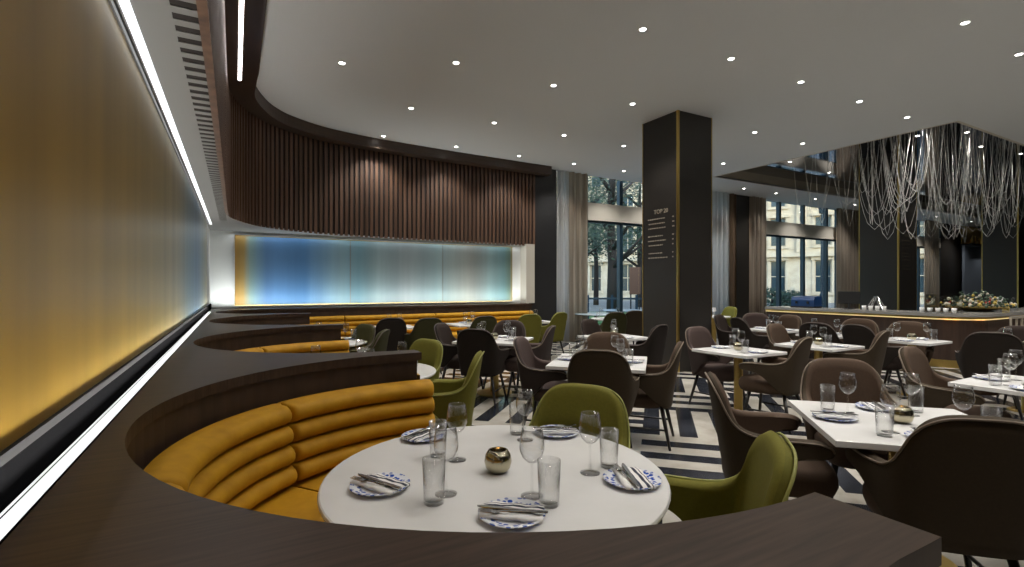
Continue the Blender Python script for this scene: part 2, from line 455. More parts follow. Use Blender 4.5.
# ------------------------------------------------------------------ columns
def column(x, y, w, top, n):
    c = empty('column', (x, y, 0)); c['kind'] = 'structure'
    new_obj('cladding', bbox(0, w, 0, w, 0, top, .004, 1), M['column'], c)
    for cx, cy in ((0, 0), (w, 0), (0, w), (w, w)):
        bm = bmesh.new(); sx = -1 if cx == 0 else 1; sy = -1 if cy == 0 else 1
        t = .016 if cx + cy == 0 else .006
        box(bm, min(cx - sx * 2 * t, cx + sx * .006), max(cx - sx * 2 * t, cx + sx * .006), min(cy - sy * 2 * t, cy + sy * .006), max(cy - sy * 2 * t, cy + sy * .006), 0.0, top)
        new_obj('corner_trim', bm, M['brass'], c)
    return c
CW = .8
c1 = column(6.607 * K, 6.082 * K, CW, ZC, 1)
c2 = column(13.44, 5.78, CW + .04, ZM, 2)
c3 = column(20.65, 5.78, CW + .04, ZM, 3)
def lettering(par, face, m, title, x0, x1, z1, sc, seed):
    rnd = random.Random(seed)
    g = bmesh.new()
    def bar(a, b, z, h):
        if face == 'left': box(g, -.004, .0, CW - b, CW - a, z, z + h)
        else: box(g, a, b, -.004, 0, z, z + h)
    z = z1 - .22 * sc
    for para in ((1, 1, 1), (1, 1, 1), (1, 1)):
        for _ in para:
            x = x0 + rnd.uniform(0, .03); end = x1 - .16 - rnd.uniform(0, .12)
            while x < end:
                w = rnd.uniform(.015, .05); bar(x, min(x + w, end), z, .017 * sc); x += w + .014
            bar(x1 - .06, x1 - .06 + rnd.uniform(.02, .05), z, .022 * sc)
            z -= .082 * sc
        z -= .06 * sc
    new_obj('menu_line', g, m, par)
    cu = bpy.data.curves.new('menu_title', 'FONT'); cu.body = title; cu.size = .105 * sc; cu.extrude = .002; cu.align_x = 'CENTER'
    o = bpy.data.objects.new('menu_title', cu); COL.objects.link(o); o.parent = par; cu.materials.append(m)
    if face == 'left':
        o.rotation_euler = (PI / 2, 0, -PI / 2); o.location = (-.003, CW - (x0 + x1) / 2, z1 - .12 * sc)
    else:
        o.rotation_euler = (PI / 2, 0, 0); o.location = ((x0 + x1) / 2, -.003, z1 - .12 * sc)
lettering(c1, 'left', M['letter'], 'TOP 20', .12, .74, 2.74, .95, 3)
lettering(c2, 'front', M['letterdim'], 'TOP 20', .12, .70, 2.66, .95, 4)

# ------------------------------------------------------------------ window wall
X = lambda px: along(px, YW)
wx0, wx1 = X(588), X(725)
v0, v1 = X(757), X(840)
q0, q1 = X(858), X(940)
ZSILL, ZB0, ZB1 = .25, 3.11, 3.56
def wall_bits(name, x0, x1, z0, z1, m=M['black'], y0=YW, y1=YW + .2):
    bm = bmesh.new(); box(bm, x0, x1, y0, y1, z0, z1); return struct(name, bm, m)
def window(name, x0, x1, mull):
    w = empty(name, (0, YW + .08, 0)); w['kind'] = 'structure'
    bm = bmesh.new(); box(bm, x0, x1, -.1, .08, ZB0, ZB1)
    new_obj('transom', bm, M['beam'], w)
    for mx_ in mull:
        bm = bmesh.new(); box(bm, mx_ - .055, mx_ + .055, -.02, .1, ZSILL, ZB0 - .03); box(bm, mx_ - .055, mx_ + .055, -.02, .1, ZB1, ZC)
        new_obj('mullion', bm, M['mullion'], w)
    bm = bmesh.new(); box(bm, x0, x1, -.03, .1, ZB0 - .05, ZB0); box(bm, x0, x1, -.03, .1, ZSILL - .06, ZSILL)
    for a in (x0, x1): box(bm, a - .04, a + .04, -.03, .1, ZSILL, ZC)
    new_obj('window_frame', bm, M['mullion'], w)
    bm = bmesh.new(); box(bm, x0, x1, .03, .038, ZSILL, ZB0); box(bm, x0, x1, .03, .038, ZB1, ZC)
    new_obj('pane', bm, M['pane'], w)
window('window_1', 7.0, wx1, [X(622.8), X(664), X(704)])
window('window_2', v0, v1, [X(782), X(806), X(829)])
window('window_3', q0, q1, [X(880), X(903), X(921)])
wall_bits('wall_pier_1', wx1, v0, 0, ZC, M['column'], YW - .1)
wall_bits('wall_pier_2', v1, q0, 0, ZC, M['column'], YW - .1)
wall_bits('wall_far_end', q1, XR, 0, ZC, M['column'])
wall_bits('trim_6', 7.0, q1, 0, ZSILL - .06, M['black'])

def curtain(px0, px1, m, label, seed):
    x0, x1 = along(px0, YW - .16), along(px1, YW - .16)
    rnd = random.Random(seed); n = 0; pts = []
    L_ = x1 - x0; k = int(L_ / .018); ph = 0.
    for i in range(k + 1):
        ph += .018 / rnd.uniform(.13, .30) * 2 * PI
        pts.append((x0 + L_ * i / k, YW - .17 + .065 * math.sin(ph)))
    bm = bmesh.new(); rows = []
    for z, sc in ((.015, 1.15), (1.2, 1.05), (2.6, 1.), (ZC - .01, .8)):
        rows.append([bm.verts.new((x, YW - .17 + (y - YW + .17) * sc, z)) for x, y in pts])
    for a, b in zip(rows, rows[1:]):
        for i in range(k): bm.faces.new((a[i], a[i + 1], b[i + 1], b[i]))
    bmesh.ops.solidify(bm, geom=bm.faces[:], thickness=.006)
    o = new_obj('curtain', bm, m, smooth=True)
    return tag(o, label, 'curtain')
curtain(557.5, 568, M['sheer'], 'narrow pale drape hanging against the black pier by the blue panel', 1)
curtain(568, 589, M['curtain'], 'taupe full-height drape at the left of the tree window', 2)
curtain(708, 729, M['sheer'], 'pale grey sheer drape just right of the lettered column', 3)
curtain(729.5, 735.5, M['bronzedrape'], 'narrow bronze drape between pale sheer and dark pier', 4)
curtain(750, 765, M['curtain'], 'taupe drape at the left of the window facing the stone building', 5)
curtain(837, 859, M['curtain'], 'taupe drape at the right of the window facing the stone building', 6)
curtain(925.5, 939, M['curtain'], 'pale drape seen behind the bar between two dark columns', 7)

# ------------------------------------------------------------------ ledge with the booth cut-outs
BCX, BRX, BRY, XE = .93, 1.19, 1.168, .985
PIT, YC0 = 2.48, 1.732
YCS = [YC0 + PIT * k for k in (-1, 0, 1, 2)]
YCS[0] -= .055
BUL = .045     # the arcs lean a little toward the far wall
def outline(i):
    """ledge outline, drawn in by i from its free edges"""
    P = [(-.36, YCS[0] - BRY - .25), (XE - i, YCS[0] - BRY - .25)]
    for yc in YCS:
        P.append((XE - i, yc - BRY - i))
        for k in range(0, 49):
            a = PI * 1.5 - PI * k / 48
            P.append((BCX + (BRX + i) * math.cos(a), yc + (BRY + i) * math.sin(a) - BUL * math.cos(a)))
        P.append((XE - i, yc + BRY + i))
    yb = YCS[-1] + BRY + .145
    P.append((XE - i, yb - i))
    yt = 9.75; cy = (yb + yt) / 2; ry = (yt - yb) / 2
    for k in range(0, 41):
        a = PI * 1.5 - PI * k / 40
        P.append((BCX + (BRX + i) * math.cos(a), cy + (ry + i) * math.sin(a)))
    P += [(5.95 - i, yt + i), (5.95 - i, YW - .01), (-.36, YW - .01)]
    return P
lg = empty('booth_ledge', (0, 0, 0), 0, 'long dark wooden ledge curving around the mustard booths', 'ledge')
bm = prism(outline(0), .955, 1.0); bmesh.ops.recalc_face_normals(bm, faces=bm.faces[:])
new_obj('ledge_top', bm, M['wood'], lg)
bm = prism(outline(.022), 0., .955); bmesh.ops.recalc_face_normals(bm, faces=bm.faces[:])
new_obj('curved_panel', bm, M['panelwood'], lg)

def channel_profile(n=4, z0=.47, h=.092, dep=.075, k=7):
    """n stacked padded rolls, offset from the back line"""
    P = [(0., z0 - .02)]
    for i in range(n):
        for j in range(k + 1):
            a = -PI / 2 + PI * j / k
            P.append((.05 + .012 * (n - 1 - i) + dep * max(0, math.cos(a)) ** .75, z0 + h * (i + .5 + .5 * math.sin(a))))
    P += [(.045, z0 + n * h + .006), (0., z0 + n * h + .002)]
    return P
def sweep(path, prof, closed_ends=True, endround=.03):
    """sweep a (inward offset, z) profile along a path of (point, inward normal, distance to nearest end)"""
    bm = bmesh.new(); rows = []
    zc = sum(z for _, z in prof) / len(prof)
    for p, n, e in path:
        s = 1. if e >= endround else .55 + .45 * math.sqrt(max(0, 1 - (1 - e / endround) ** 2))
        rows.append([bm.verts.new((p[0] + n[0] * o * s, p[1] + n[1] * o * s, zc + (z - zc) * (.94 + .06 * s))) for o, z in prof])
    for a, b in zip(rows, rows[1:]):
        for i in range(len(prof) - 1): bm.faces.new((a[i], b[i], b[i + 1], a[i + 1]))
    bm.faces.new(rows[0]); bm.faces.new(list(reversed(rows[-1])))
    bmesh.ops.recalc_face_normals(bm, faces=bm.faces[:])
    return bm
def pieces(P, cuts, gap=.006):
    """split polyline of 2D points by length fractions into (p, normal, e) paths; inward is to the right of travel reversed by sign"""
    d = [0.]
    for a, b in zip(P, P[1:]): d.append(d[-1] + (Vector(b) - Vector(a)).length)
    T = d[-1]
    def pos(s):
        for i in range(len(d) - 1):
            if d[i + 1] >= s or i == len(d) - 2:
                f = (s - d[i]) / max(1e-9, d[i + 1] - d[i]); a, b = Vector(P[i]), Vector(P[i + 1])
                t = (b - a).normalized(); return a + (b - a) * f, Vector((t.y, -t.x))
    out = []
    for c0, c1 in zip(cuts, cuts[1:]):
        s0, s1 = c0 * T + gap / 2, c1 * T - gap / 2; n = max(8, int((s1 - s0) / .05)); path = []
        ss = [s0, s0 + .006, s0 + .015, s0 + .03] + [s0 + (s1 - s0) * k / n for k in range(1, n)] + [s1 - .03, s1 - .015, s1 - .006, s1]
        ss = sorted(x for x in ss)
        for s in ss:
            p, nn = pos(s); path.append((p, nn, min(s - s0, s1 - s)))
        out.append(path)
    return out
def bench(P, cuts, label, seat_in, group=None):
    b = empty('banquette', (P[len(P) // 2][0], P[len(P) // 2][1], 0), 0, label, 'bench', group)
    off = Matrix.Translation((-b.location.x, -b.location.y, 0))
    for path in pieces(P, cuts):
        o = new_obj('back_cushion', sweep(path, channel_profile()), M['mustard'], b, smooth=False); o.data.transform(off)
        o.data.shade_smooth()
    for path in pieces(P, cuts, .01):
        pr = [(.03, .31), (seat_in - .02, .30), (seat_in, .33), (seat_in, .42), (seat_in - .02, .445), (seat_in - .05, .455), (.03, .46)]
        o = new_obj('seat_cushion', sweep(path, pr), M['mustard'], b); o.data.transform(off)
    path = pieces(P, [0, 1])[0]
    o = new_obj('plinth', sweep(path, [(.03, .0), (seat_in - .1, .0), (seat_in - .1, .30), (.03, .30)], endround=.001), M['panelwood'], b); o.data.transform(off)
    return b
names = [None, 'curved mustard velvet banquette in the nearest booth round the big white table', 'curved mustard velvet banquette in the second booth behind the first wooden partition', 'curved mustard velvet banquette in the third booth toward the far wall']
for k in (1, 2, 3):
    yc = YCS[k]; P = []
    P.append((1.03, yc - BRY + .01))
    for j in range(0, 61):
        a = PI * 1.5 - PI * j / 60
        P.append((BCX + (BRX - .012) * math.cos(a), yc + (BRY - .012) * math.sin(a) - BUL * math.cos(a)))
    P.append((1.03, yc + BRY - .01))
    bench(P, [0, .255, .5, .765, 1], names[k], .48, 'curved mustard booth banquettes')
yb = YCS[-1] + BRY + .145; yt = 9.75; cy = (yb + yt) / 2; ry = (yt - yb) / 2; P = []
for j in range(20, 51):
    a = PI * 1.5 - PI * j / 50
    P.append((BCX + (BRX - .012) * math.cos(a), cy + (ry - .012) * math.sin(a)))
P.append((5.9, yt - .012))
bench(P, [0, .17, .40, .66, 1], 'long straight mustard velvet banquette under the blue panel', .46)

# ------------------------------------------------------------------ chairs
STN = [(0, -.27, .905, .05, .335), (.07, -.269, .904, .05, .335), (.13, -.265, .894, .05, .335), (.182, -.256, .866, .05, .335), (.218, -.240, .818, .05, .335), (.240, -.220, .752, .05, .338), (.255, -.192, .694, .054, .35), (.268, -.145, .660, .06, .375), (.279, -.08, .648, .066, .43), (.290, -.01, .645, .072, .50), (.297, .07, .645, .076, .54), (.298, .15, .642, .078, .55), (.292, .20, .626, .068, .562), (.284, .217, .602, .05, .58)]
def stations(k=3):
    h = catmull(STN, k)
    return [(-x, y, z, t, b) for x, y, z, t, b in reversed(h[1:])] + h
def shell_pt(x, y, z, zt):
    z0 = .335
    f = min(1, (z - z0) / .26); f = f * f * (3 - 2 * f)
    s = .89 + .11 * f
    rec = max(0, (z - .55)) * .17 * max(0, min(1, (.05 - y) / .25))
    return Vector((x * s, y * s - rec, z))
def build_chair(kind, mo, mi_, mp):
    root = empty('dining_armchair')
    st = stations(); NR = 9
    bm = bmesh.new(); cols = []
    n = len(st)
    for i, (x, y, zt, th, zb) in enumerate(st):
        a, b = st[max(i - 1, 0)], st[min(i + 1, n - 1)]
        t = Vector((b[0] - a[0], b[1] - a[1])).normalized(); nrm = Vector((-t.y, t.x))  # inward
        col = []
        for k in range(NR + 1):
            z = zb + (zt - zb - (.012 if k == NR else 0)) * k / NR + (.012 if k == 0 else 0)
            p = shell_pt(x, y, z, zt); col.append(bm.verts.new(p))
        mid = shell_pt(x + nrm.x * th * .5, y + nrm.y * th * .5, zt, zt); mid.z += .004; col.append(bm.verts.new(mid))
        for k in range(NR, -1, -1):
            z = zb + (zt - zb - (.012 if k == NR else 0)) * k / NR + (.012 if k == 0 else 0)
            p = shell_pt(x + nrm.x * th, y + nrm.y * th, z, zt); col.append(bm.verts.new(p))
        cols.append(col)
    for a, b in zip(cols, cols[1:]):
        for k in range(len(a) - 1):
            f = bm.faces.new((a[k], b[k], b[k + 1], a[k + 1])); f.material_index = 0 if k <= NR else 1
    for c in (cols[0], cols[-1]):
        m_ = len(c)
        for k in range(m_ // 2 - 1):
            f = bm.faces.new((c[k], c[k + 1], c[m_ - 2 - k], c[m_ - 1 - k])) ; f.material_index = 1
        try: bm.faces.new((c[m_ // 2 - 1], c[m_ // 2], c[m_ // 2 + 1])).material_index = 1
        except Exception: pass
    for a, b in zip(cols, cols[1:]): bm.faces.new((a[0], a[-1], b[-1], b[0])).material_index = 1
    bmesh.ops.recalc_face_normals(bm, faces=bm.faces[:])
    new_obj('backrest', bm, [mo, mi_], root, smooth=True)
    bm = bmesh.new()
    pp = [shell_pt(x, y, zt, zt) for x, y, zt, th, zb in st]
    tube(bm, [Vector((p.x * 1.004, p.y * 1.004, p.z - .006)) for p in pp], .0055, 5)
    new_obj('piping', bm, mp, root, smooth=True)
    # seat: rounded cushion
    bm = bmesh.new(); O = []
    for i in range(40):
        a = 2 * PI * i / 40; c, s = math.cos(a), math.sin(a)
        O.append((.232 * math.copysign(abs(c) ** .5, c) * (1 - .14 * max(0, -s)), .045 + .245 * math.copysign(abs(s) ** .55, s)))
    rows = []
    for z, sc in ((.335, .86), (.35, .94), (.39, 1.), (.43, .99), (.458, .94), (.474, .78), (.480, .4)):
        rows.append([bm.verts.new((x * sc, .045 + (y - .045) * sc, z)) for x, y in O])
    for a, b in zip(rows, rows[1:]):
        for i in range(40): bm.faces.new((a[i], a[(i + 1) % 40], b[(i + 1) % 40], b[i]))
    bm.faces.new(rows[-1]); bm.faces.new(list(reversed(rows[0])))
    new_obj('seat', bm, mi_, root, smooth=True)
    fr = {}
    for sx in (-1, 1):
        for sy in (-1, 1):
            top = Vector((sx * .16, sy * .16, .356)); bot = Vector((sx * .225, sy * .225 - .01, 0.))
            fr[sx, sy] = (top, bot)
            bm = tube(bmesh.new(), [top, top.lerp(bot, .5), bot], [.019, .016, .011], 8)
            new_obj('leg', bm, M['leg'], root, smooth=True)
    for sx in (-1, 1):
        a = fr[sx, -1][0].lerp(fr[sx, -1][1], .55); b = fr[sx, 1][0].lerp(fr[sx, 1][1], .55)
        new_obj('stretcher', tube(bmesh.new(), [a, b], .009, 6), M['leg'], root, smooth=True)
    return root
KIND = {'taupe': ('taupe_out', 'taupe_in', 'pipe_taupe'), 'dark': ('dark_out', 'dark_in', 'pipe_dark'), 'plum': ('plum_out', 'plum_in', 'pipe_taupe'), 'green': ('green_out', 'green_in', 'pipe_green'), 'olive': ('olive_out', 'olive_in', 'pipe_dark')}
PROTO = {}
def chair(px, py, f, kind, label, group=None, seat=None, push=.33, dz=.905):
    f = Vector(f).normalized()
    if seat is None:
        p = at(px, py, dz); pos = Vector((p.x, p.y)) + f * push
    else: pos = Vector(seat)
    if kind not in PROTO:
        o = PROTO[kind] = build_chair(kind, *(M[k] for k in KIND[kind]))
    else: o = copy_tree(PROTO[kind])
    o.location = (pos.x, pos.y, 0); o.rotation_euler.z = math.atan2(f.y, f.x) - PI / 2
    tag(o, label, 'chair', group)
    return o
q = .7071
G = 'dining armchairs'
chair(585, 384, (-.84, -.54), 'green', 'moss green armchair on the far side of the nearest round table', G)
chair(788, 440, (-.68, .73), 'green', 'moss green armchair at the right end of the nearest wooden partition', G)
chair(430, 339, (-.9, -.35), 'green', 'moss green armchair behind the second round table, facing out', G)
chair(483, 352, (-.85, .5), 'green', 'moss green armchair seen side-on beside the second booth', G)
chair(368, 324, (-.9, -.35), 'olive', 'dark olive armchair behind the third booth round table', G)
chair(387, 329.6, (-.85, .5), 'olive', 'dark olive armchair with curved arm nearest the third booth', G)
chair(598, 350, (q, q), 'taupe', 'brown armchair with its back to us directly behind the green chair', G)
chair(683, 342, (-.64, .77), 'taupe', 'brown armchair seen side-on, in front of the lettered column', G)
chair(607, 332, (-q, -q), 'taupe', 'brown armchair on the window side of the centre square table', G)
chair(517, 337, (q, -q), 'plum', 'plum brown armchair side-on at the left of the centre table', G)
chair(0, 0, (q, -q), 'taupe', 'brown armchair left of the near right square table, arm toward us', G, seat=(2.56, 1.70))
chair(838, 358, (-q, -q), 'taupe', 'brown armchair behind the near right table, rounded back facing us', G)
chair(985, 418, (q, q), 'taupe', 'largest brown armchair at lower right, seen from behind', G, push=.32)
chair(0, 0, (-q, q), 'dark', 'dark armchair mostly hidden behind the largest brown armchair', G, seat=(3.5, .72))
chair(474, 329, (q, q), 'dark', 'dark brown armchair with back to us, right of the side-on green chair', G)
chair(554, 325.6, (-q, q), 'plum', 'plum brown armchair side-on behind the plum chair at the centre table', G)
chair(510.6, 320, (-q, -q), 'dark', 'dark armchair facing us behind the glasses of the table by the bench', G)
chair(439, 323, (q, -q), 'dark', 'black armchair just above the second booth green chair', G)
chair(694.7, 326.5, (.05, -1), 'plum', 'pinkish brown armchair right of the lettered column, seat showing', G)
chair(808.8, 337.3, (-.25, 1), 'taupe', 'olive brown armchair at the right of the brass-legged table', G)
chair(772.6, 323.5, (.1, -1), 'taupe', 'tan armchair just right of the brass-legged table glasses', G)
chair(887.6, 330.6, (-.2, 1), 'taupe', 'olive brown armchair with swooping back in front of the bar corner', G)
chair(859.5, 324.4, (.95, -.25), 'dark', 'dark armchair left of the swooping olive chair, back to us', G, push=.25)
chair(908, 321.7, (-.95, -.3), 'taupe', 'brown armchair against the bar front by the small table', G, push=.24)
chair(815, 322.6, (1, .1), 'dark', 'dark wide-backed armchair behind the candle and glasses', G)
chair(860, 318.5, (-.95, -.3), 'taupe', 'brown armchair peeking over the dark one before the bar', G)
chair(905, 346.4, (.1, -1), 'taupe', 'brown armchair turned to the right-hand table, brass bar base behind', G)
chair(993, 332.3, (.94, .34), 'dark', 'dark armchair with broad back at the right edge before the bar rail', G)
chair(1021, 326, (-.9, -.4), 'dark', 'dark armchair cut off by the right edge behind the broad one', G)
chair(663, 324.7, (-.3, .95), 'dark', 'dark brown armchair against the lettered face of the column', G)
chair(587, 319, (.3, -.95), 'dark', 'small dark armchair in front of the taupe drape', G)
chair(616.7, 312.3, (.3, .95), 'olive', 'tan olive armchair under the tree window', G)
chair(636, 310.6, (.3, .95), 'taupe', 'brown armchair between the tree window and the lettered column', G)
chair(392, 318, (.05, 1), 'dark', 'black armchair facing the long bench, left of the pair', G)
chair(430, 318, (0, 1), 'olive', 'dark olive armchair facing the long bench, right of the pair', G)
chair(486, 316, (0, 1), 'olive', 'dark olive armchair facing the middle of the long bench', G)
chair(531, 314.2, (.12, 1), 'green', 'green armchair at the right end of the long bench, left one', G)
chair(562, 312.3, (-.3, .95), 'green', 'green armchair in front of the taupe drape near the black pier', G)
chair(736, 317.6, (.8, -.3), 'dark', 'dark armchair behind the glasses of the brass-legged table', G)
chair(717, 314.5, (.3, -.95), 'dark', 'black armchair half hidden by the right face of the column', G)
chair(755, 312.8, (-.66, -.75), 'plum', 'small plum armchair below the drape left of the bar', G)
chair(786, 315, (-.95, .1), 'taupe', 'small brown armchair against the left end of the bar front', G, push=.2)
chair(731.8, 306.7, (-1, .2), 'green', 'small distant green armchair below the pale sheer drape', G)

# ------------------------------------------------------------------ tables and settings
TZ = .70
def table(x, y, label, side=.85, rot=45, rnd=0., group='square dining tables'):
    t = empty('dining_table', (x, y, 0), R(rot), label, 'table', group)
    if rnd:
        bm = lathe([(0, TZ - .03), (rnd - .02, TZ - .03), (rnd - .004, TZ - .022), (rnd, TZ - .012), (rnd - .003, TZ - .003), (rnd - .008, TZ), (0, TZ)], 64)
    else:
        h = side / 2; bm = bbox(-h, h, -h, h, TZ - .03, TZ, .004, 2)
    new_obj('tabletop', bm, M['marble'], t, smooth=False)
    big = side > .7 or rnd > .5
    r_ = .055 if big else .045
    new_obj('pedestal', lathe([(0, .02), (r_, .02), (r_, TZ - .04), (r_ * 2.2, TZ - .03), (0, TZ - .03)], 20), M['brass'], t, smooth=False)
    new_obj('base', lathe([(0, 0), (.23 if big else .16, 0), (.23 if big else .16, .012), (.14, .02), (0, .022)], 32), M['brass'], t)
    return t
def make_wineglass():
    r = empty('wine_glass')
    k = 1.
    bowl = [(.004, .108), (.018, .115), (.032, .130), (.041, .152), (.0425, .165), (.040, .190), (.034, .225)]
    inn = [(a - .0012, b + .001) for a, b in bowl[1:]]
    new_obj('bowl', lathe(bowl + list(reversed(inn)) + [(0, .112)], 24), M['glass'], r, smooth=True)
    new_obj('stem', lathe([(.004, .108), (.0036, .06), (.0045, .012), (.007, .006)], 10), M['glass'], r, smooth=True)
    new_obj('foot', lathe([(0, .0), (.037, .0), (.0375, .0015), (.018, .004), (.007, .006), (0, .007)], 24), M['glass'], r, smooth=True)
    return r
def make_tumbler():
    return new_obj('tumbler', lathe([(0, 0), (.031, 0), (.033, .004), (.0375, .145), (.0362, .145), (.0322, .016), (.030, .012), (0, .010)], 24), M['glass'], smooth=True)
def make_plate():
    return new_obj('plate', lathe([(0, .004), (.055, .003), (.062, 0), (.066, .003), (.100, .013), (.103, .015), (.101, .017), (.068, .008), (.058, .007), (0, .007)], 40), M['plate'], smooth=True)
def make_napkin():
    bm = bmesh.new(); nx, ny = 8, 10; rows = []
    for lvl in (0, 1):
        g = []
        for j in range(ny + 1):
            y = -.095 + .19 * j / ny; g.append([])
            for i in range(nx + 1):
                x = -.05 + .10 * i / nx
                z = .018 + .006 * math.cos(x * 40) - .10 * max(0, abs(y) - .05) ** 1.4 if False else .018 - .35 * y * y + .002 * math.sin(y * 90 + x * 60)
                g[-1].append(bm.verts.new((x + .004 * math.sin(y * 30), y, z if lvl else z - .009)))
        rows.append(g)
    lo, hi = rows
    for j in range(ny):
        for i in range(nx):
            bm.faces.new((hi[j][i], hi[j][i + 1], hi[j + 1][i + 1], hi[j + 1][i])); bm.faces.new((lo[j][i], lo[j + 1][i], lo[j + 1][i + 1], lo[j][i + 1]))
    for j in range(ny):
        bm.faces.new((lo[j][0], hi[j][0], hi[j + 1][0], lo[j + 1][0])); bm.faces.new((lo[j][nx], lo[j + 1][nx], hi[j + 1][nx], hi[j][nx]))
    for i in range(nx):
        bm.faces.new((lo[0][i], lo[0][i + 1], hi[0][i + 1], hi[0][i])); bm.faces.new((lo[ny][i], hi[ny][i], hi[ny][i + 1], lo[ny][i + 1]))
    return new_obj('napkin', bm, M['napkin'], smooth=True)
def strap(path, wid, thick=.0022):
    """flat ribbon along y with widths; path of (y, z)"""
    bm = bmesh.new(); rows = []
    for (y, z), w in zip(path, wid):
        rows.append([bm.verts.new(p) for p in ((-w, y, z - thick / 2), (w, y, z - thick / 2), (w * .8, y, z + thick / 2), (-w * .8, y, z + thick / 2))])
    for a, b in zip(rows, rows[1:]):
        for k in range(4): bm.faces.new((a[k], a[(k + 1) % 4], b[(k + 1) % 4], b[k]))
    bm.faces.new(list(reversed(rows[0]))); bm.faces.new(rows[-1])
    return bm
CZ = .0245
def make_fork():
    bm = strap([(-.10, CZ - .001), (-.06, CZ), (.0, CZ + .001), (.03, CZ + .001), (.045, CZ - .001), (.058, CZ)], [.006, .0045, .003, .003, .010, .0115])
    for x in (-.0095, -.0032, .0032, .0095):
        b2 = strap([(.056, CZ), (.08, CZ + .002), (.098, CZ + .004)], [.0019, .0016, .0008], .0018)
        vm = {}
        for v in b2.verts: vm[v] = bm.verts.new((v.co.x + x, v.co.y, v.co.z))
        for f in b2.faces: bm.faces.new([vm[v] for v in f.verts])
        b2.free()
    return new_obj('fork', bm, M['steel'], smooth=False)
def make_knife():
    return new_obj('knife', strap([(-.11, CZ), (-.06, CZ), (-.005, CZ), (.01, CZ), (.06, CZ), (.095, CZ), (.108, CZ)], [.006, .0055, .005, .008, .009, .007, .002], .003), M['steel'])
def make_candle():
    r = empty('candle_holder')
    prof = [(0, 0), (.03, 0), (.046, .018), (.052, .042), (.048, .066), (.036, .084), (.030, .086), (.033, .078), (.043, .062), (.046, .042), (.040, .022), (0, .012)]
    new_obj('globe', lathe(prof, 28), M['shell'], r, smooth=True)
    c = new_obj('candle', lathe([(0, .014), (.019, .014), (.019, .040), (0, .042)], 14), M['napwhite'], r)
    new_obj('flame', lathe([(0, .042), (.0045, .050), (.004, .058), (0, .070)], 8), M['flame'], c)
    return r
MK = {'wine_glass': make_wineglass, 'tumbler': make_tumbler, 'plate': make_plate, 'napkin': make_napkin, 'fork': make_fork, 'knife': make_knife, 'candle_holder': make_candle}
NAME = {'wine_glass': ('clear stemmed wine glass', 'glass'), 'tumbler': ('tall clear tumbler', 'glass'), 'plate': ('blue and white side plate', 'plate'), 'napkin': ('striped white napkin folded on a plate', 'napkin'), 'fork': ('steel fork on a napkin', 'fork'), 'knife': ('steel knife on a napkin', 'knife'), 'candle_holder': ('round metallic candle holder', 'candle')}
GRP = {'wine_glass': 'wine glasses on the tables', 'tumbler': 'tumblers on the tables', 'plate': 'side plates on the tables', 'napkin': 'napkins on the plates', 'fork': 'forks on the napkins', 'knife': 'knives on the napkins', 'candle_holder': 'candle holders on the tables'}
PR = {}
def put(kind, x, y, rot, where, z=TZ):
    if kind not in PR: o = PR[kind] = MK[kind]()
    else: o = copy_tree(PR[kind])
    o.location = (x, y, z); o.rotation_euler.z = rot
    tag(o, NAME[kind][0] + ', ' + where, NAME[kind][1], GRP[kind])
    return o
def setting(x, y, rot, where, cut=True, nap=0.):
    put('plate', x, y, rot, where)
    put('napkin', x, y, rot + nap, where, TZ + .004)
    if cut:
        c, s = math.cos(rot + nap), math.sin(rot + nap)
        for k, dx in (('fork', -.026), ('knife', -.008)):
            put(k, x + dx * c, y + dx * s, rot + nap + (.1 if k == 'fork' else -.08), where, TZ + .004)

# nearest round table
table(.865, 1.685, 'large round white table in the nearest booth', rnd=.632, rot=0, group='round booth tables')
T1 = 'nearest round table'
for px, py, rot, nap, w in ((380, 488, .9, .15, 'left'), (424, 438, -.6, 0, 'far left'), (557, 434, -1.3, -.2, 'far right'), (632, 482, .0, .1, 'right'), (512, 517, 1.25, .2, 'front')):
    p = at(px, py, TZ); setting(p.x, p.y, rot - R(29), f'{T1}, {w}', True, nap)
for px, py, w in ((457, 460, 'far left'), (446, 494, 'left'), (525, 440, 'far right'), (590, 473, 'right'), (532, 496, 'front')):
    p = at(px, py, TZ); put('wine_glass', p.x, p.y, 0, f'{T1}, {w}')
for px, py, w in ((434, 503, 'left'), (549, 505, 'front'), (609, 467, 'right'), (517, 434, 'far right'), (438, 456, 'far left')):
    p = at(px, py, TZ); put('tumbler', p.x, p.y, 0, f'{T1}, {w}')
p = at(498, 472, TZ); put('candle_holder', p.x, p.y, 0, f'middle of the {T1}')

def lay(x, y, rot, sides, where, r=.27, cut=False, candle=True, seed=0):
    rnd = random.Random(seed)
    for a, w in sides:
        th = R(rot + a); d = Vector((math.cos(th), math.sin(th))); s_ = Vector((-d.y, d.x))
        ww = f'{where}, {w}'
        p = Vector((x, y)) + d * r
        setting(p.x, p.y, th + PI / 2, ww, cut, rnd.uniform(-.3, .3))
        p = Vector((x, y)) + d * (r - .10) - s_ * .125
        put('wine_glass', p.x, p.y, 0, ww)
        p = Vector((x, y)) + d * (r - .02) - s_ * .18 if r > .26 else Vector((x, y)) + d * (r - .02) - s_ * .17
        put('tumbler', p.x, p.y, 0, ww)
    if candle: put('candle_holder', x, y, 0, f'middle of the {where}')
A4 = ((0, 'far side'), (90, 'left side'), (180, 'near side'), (270, 'right side'))
for k, nm in ((2, 'second'), (3, 'third')):
    yy = YCS[k] - .04
    table(.9, yy, f'round white table in the {nm} booth', rnd=.61, rot=0, group='round booth tables')
    lay(.9, yy, 0, ((20, 'chair side'), (100, 'far side'), (190, 'bench side'), (290, 'near side')), f'{nm} booth round table', r=.42, cut=(k == 2), seed=k)
B4 = ((90, 'far side'), (180, 'left side'), (270, 'near side'), (0, 'right side'))
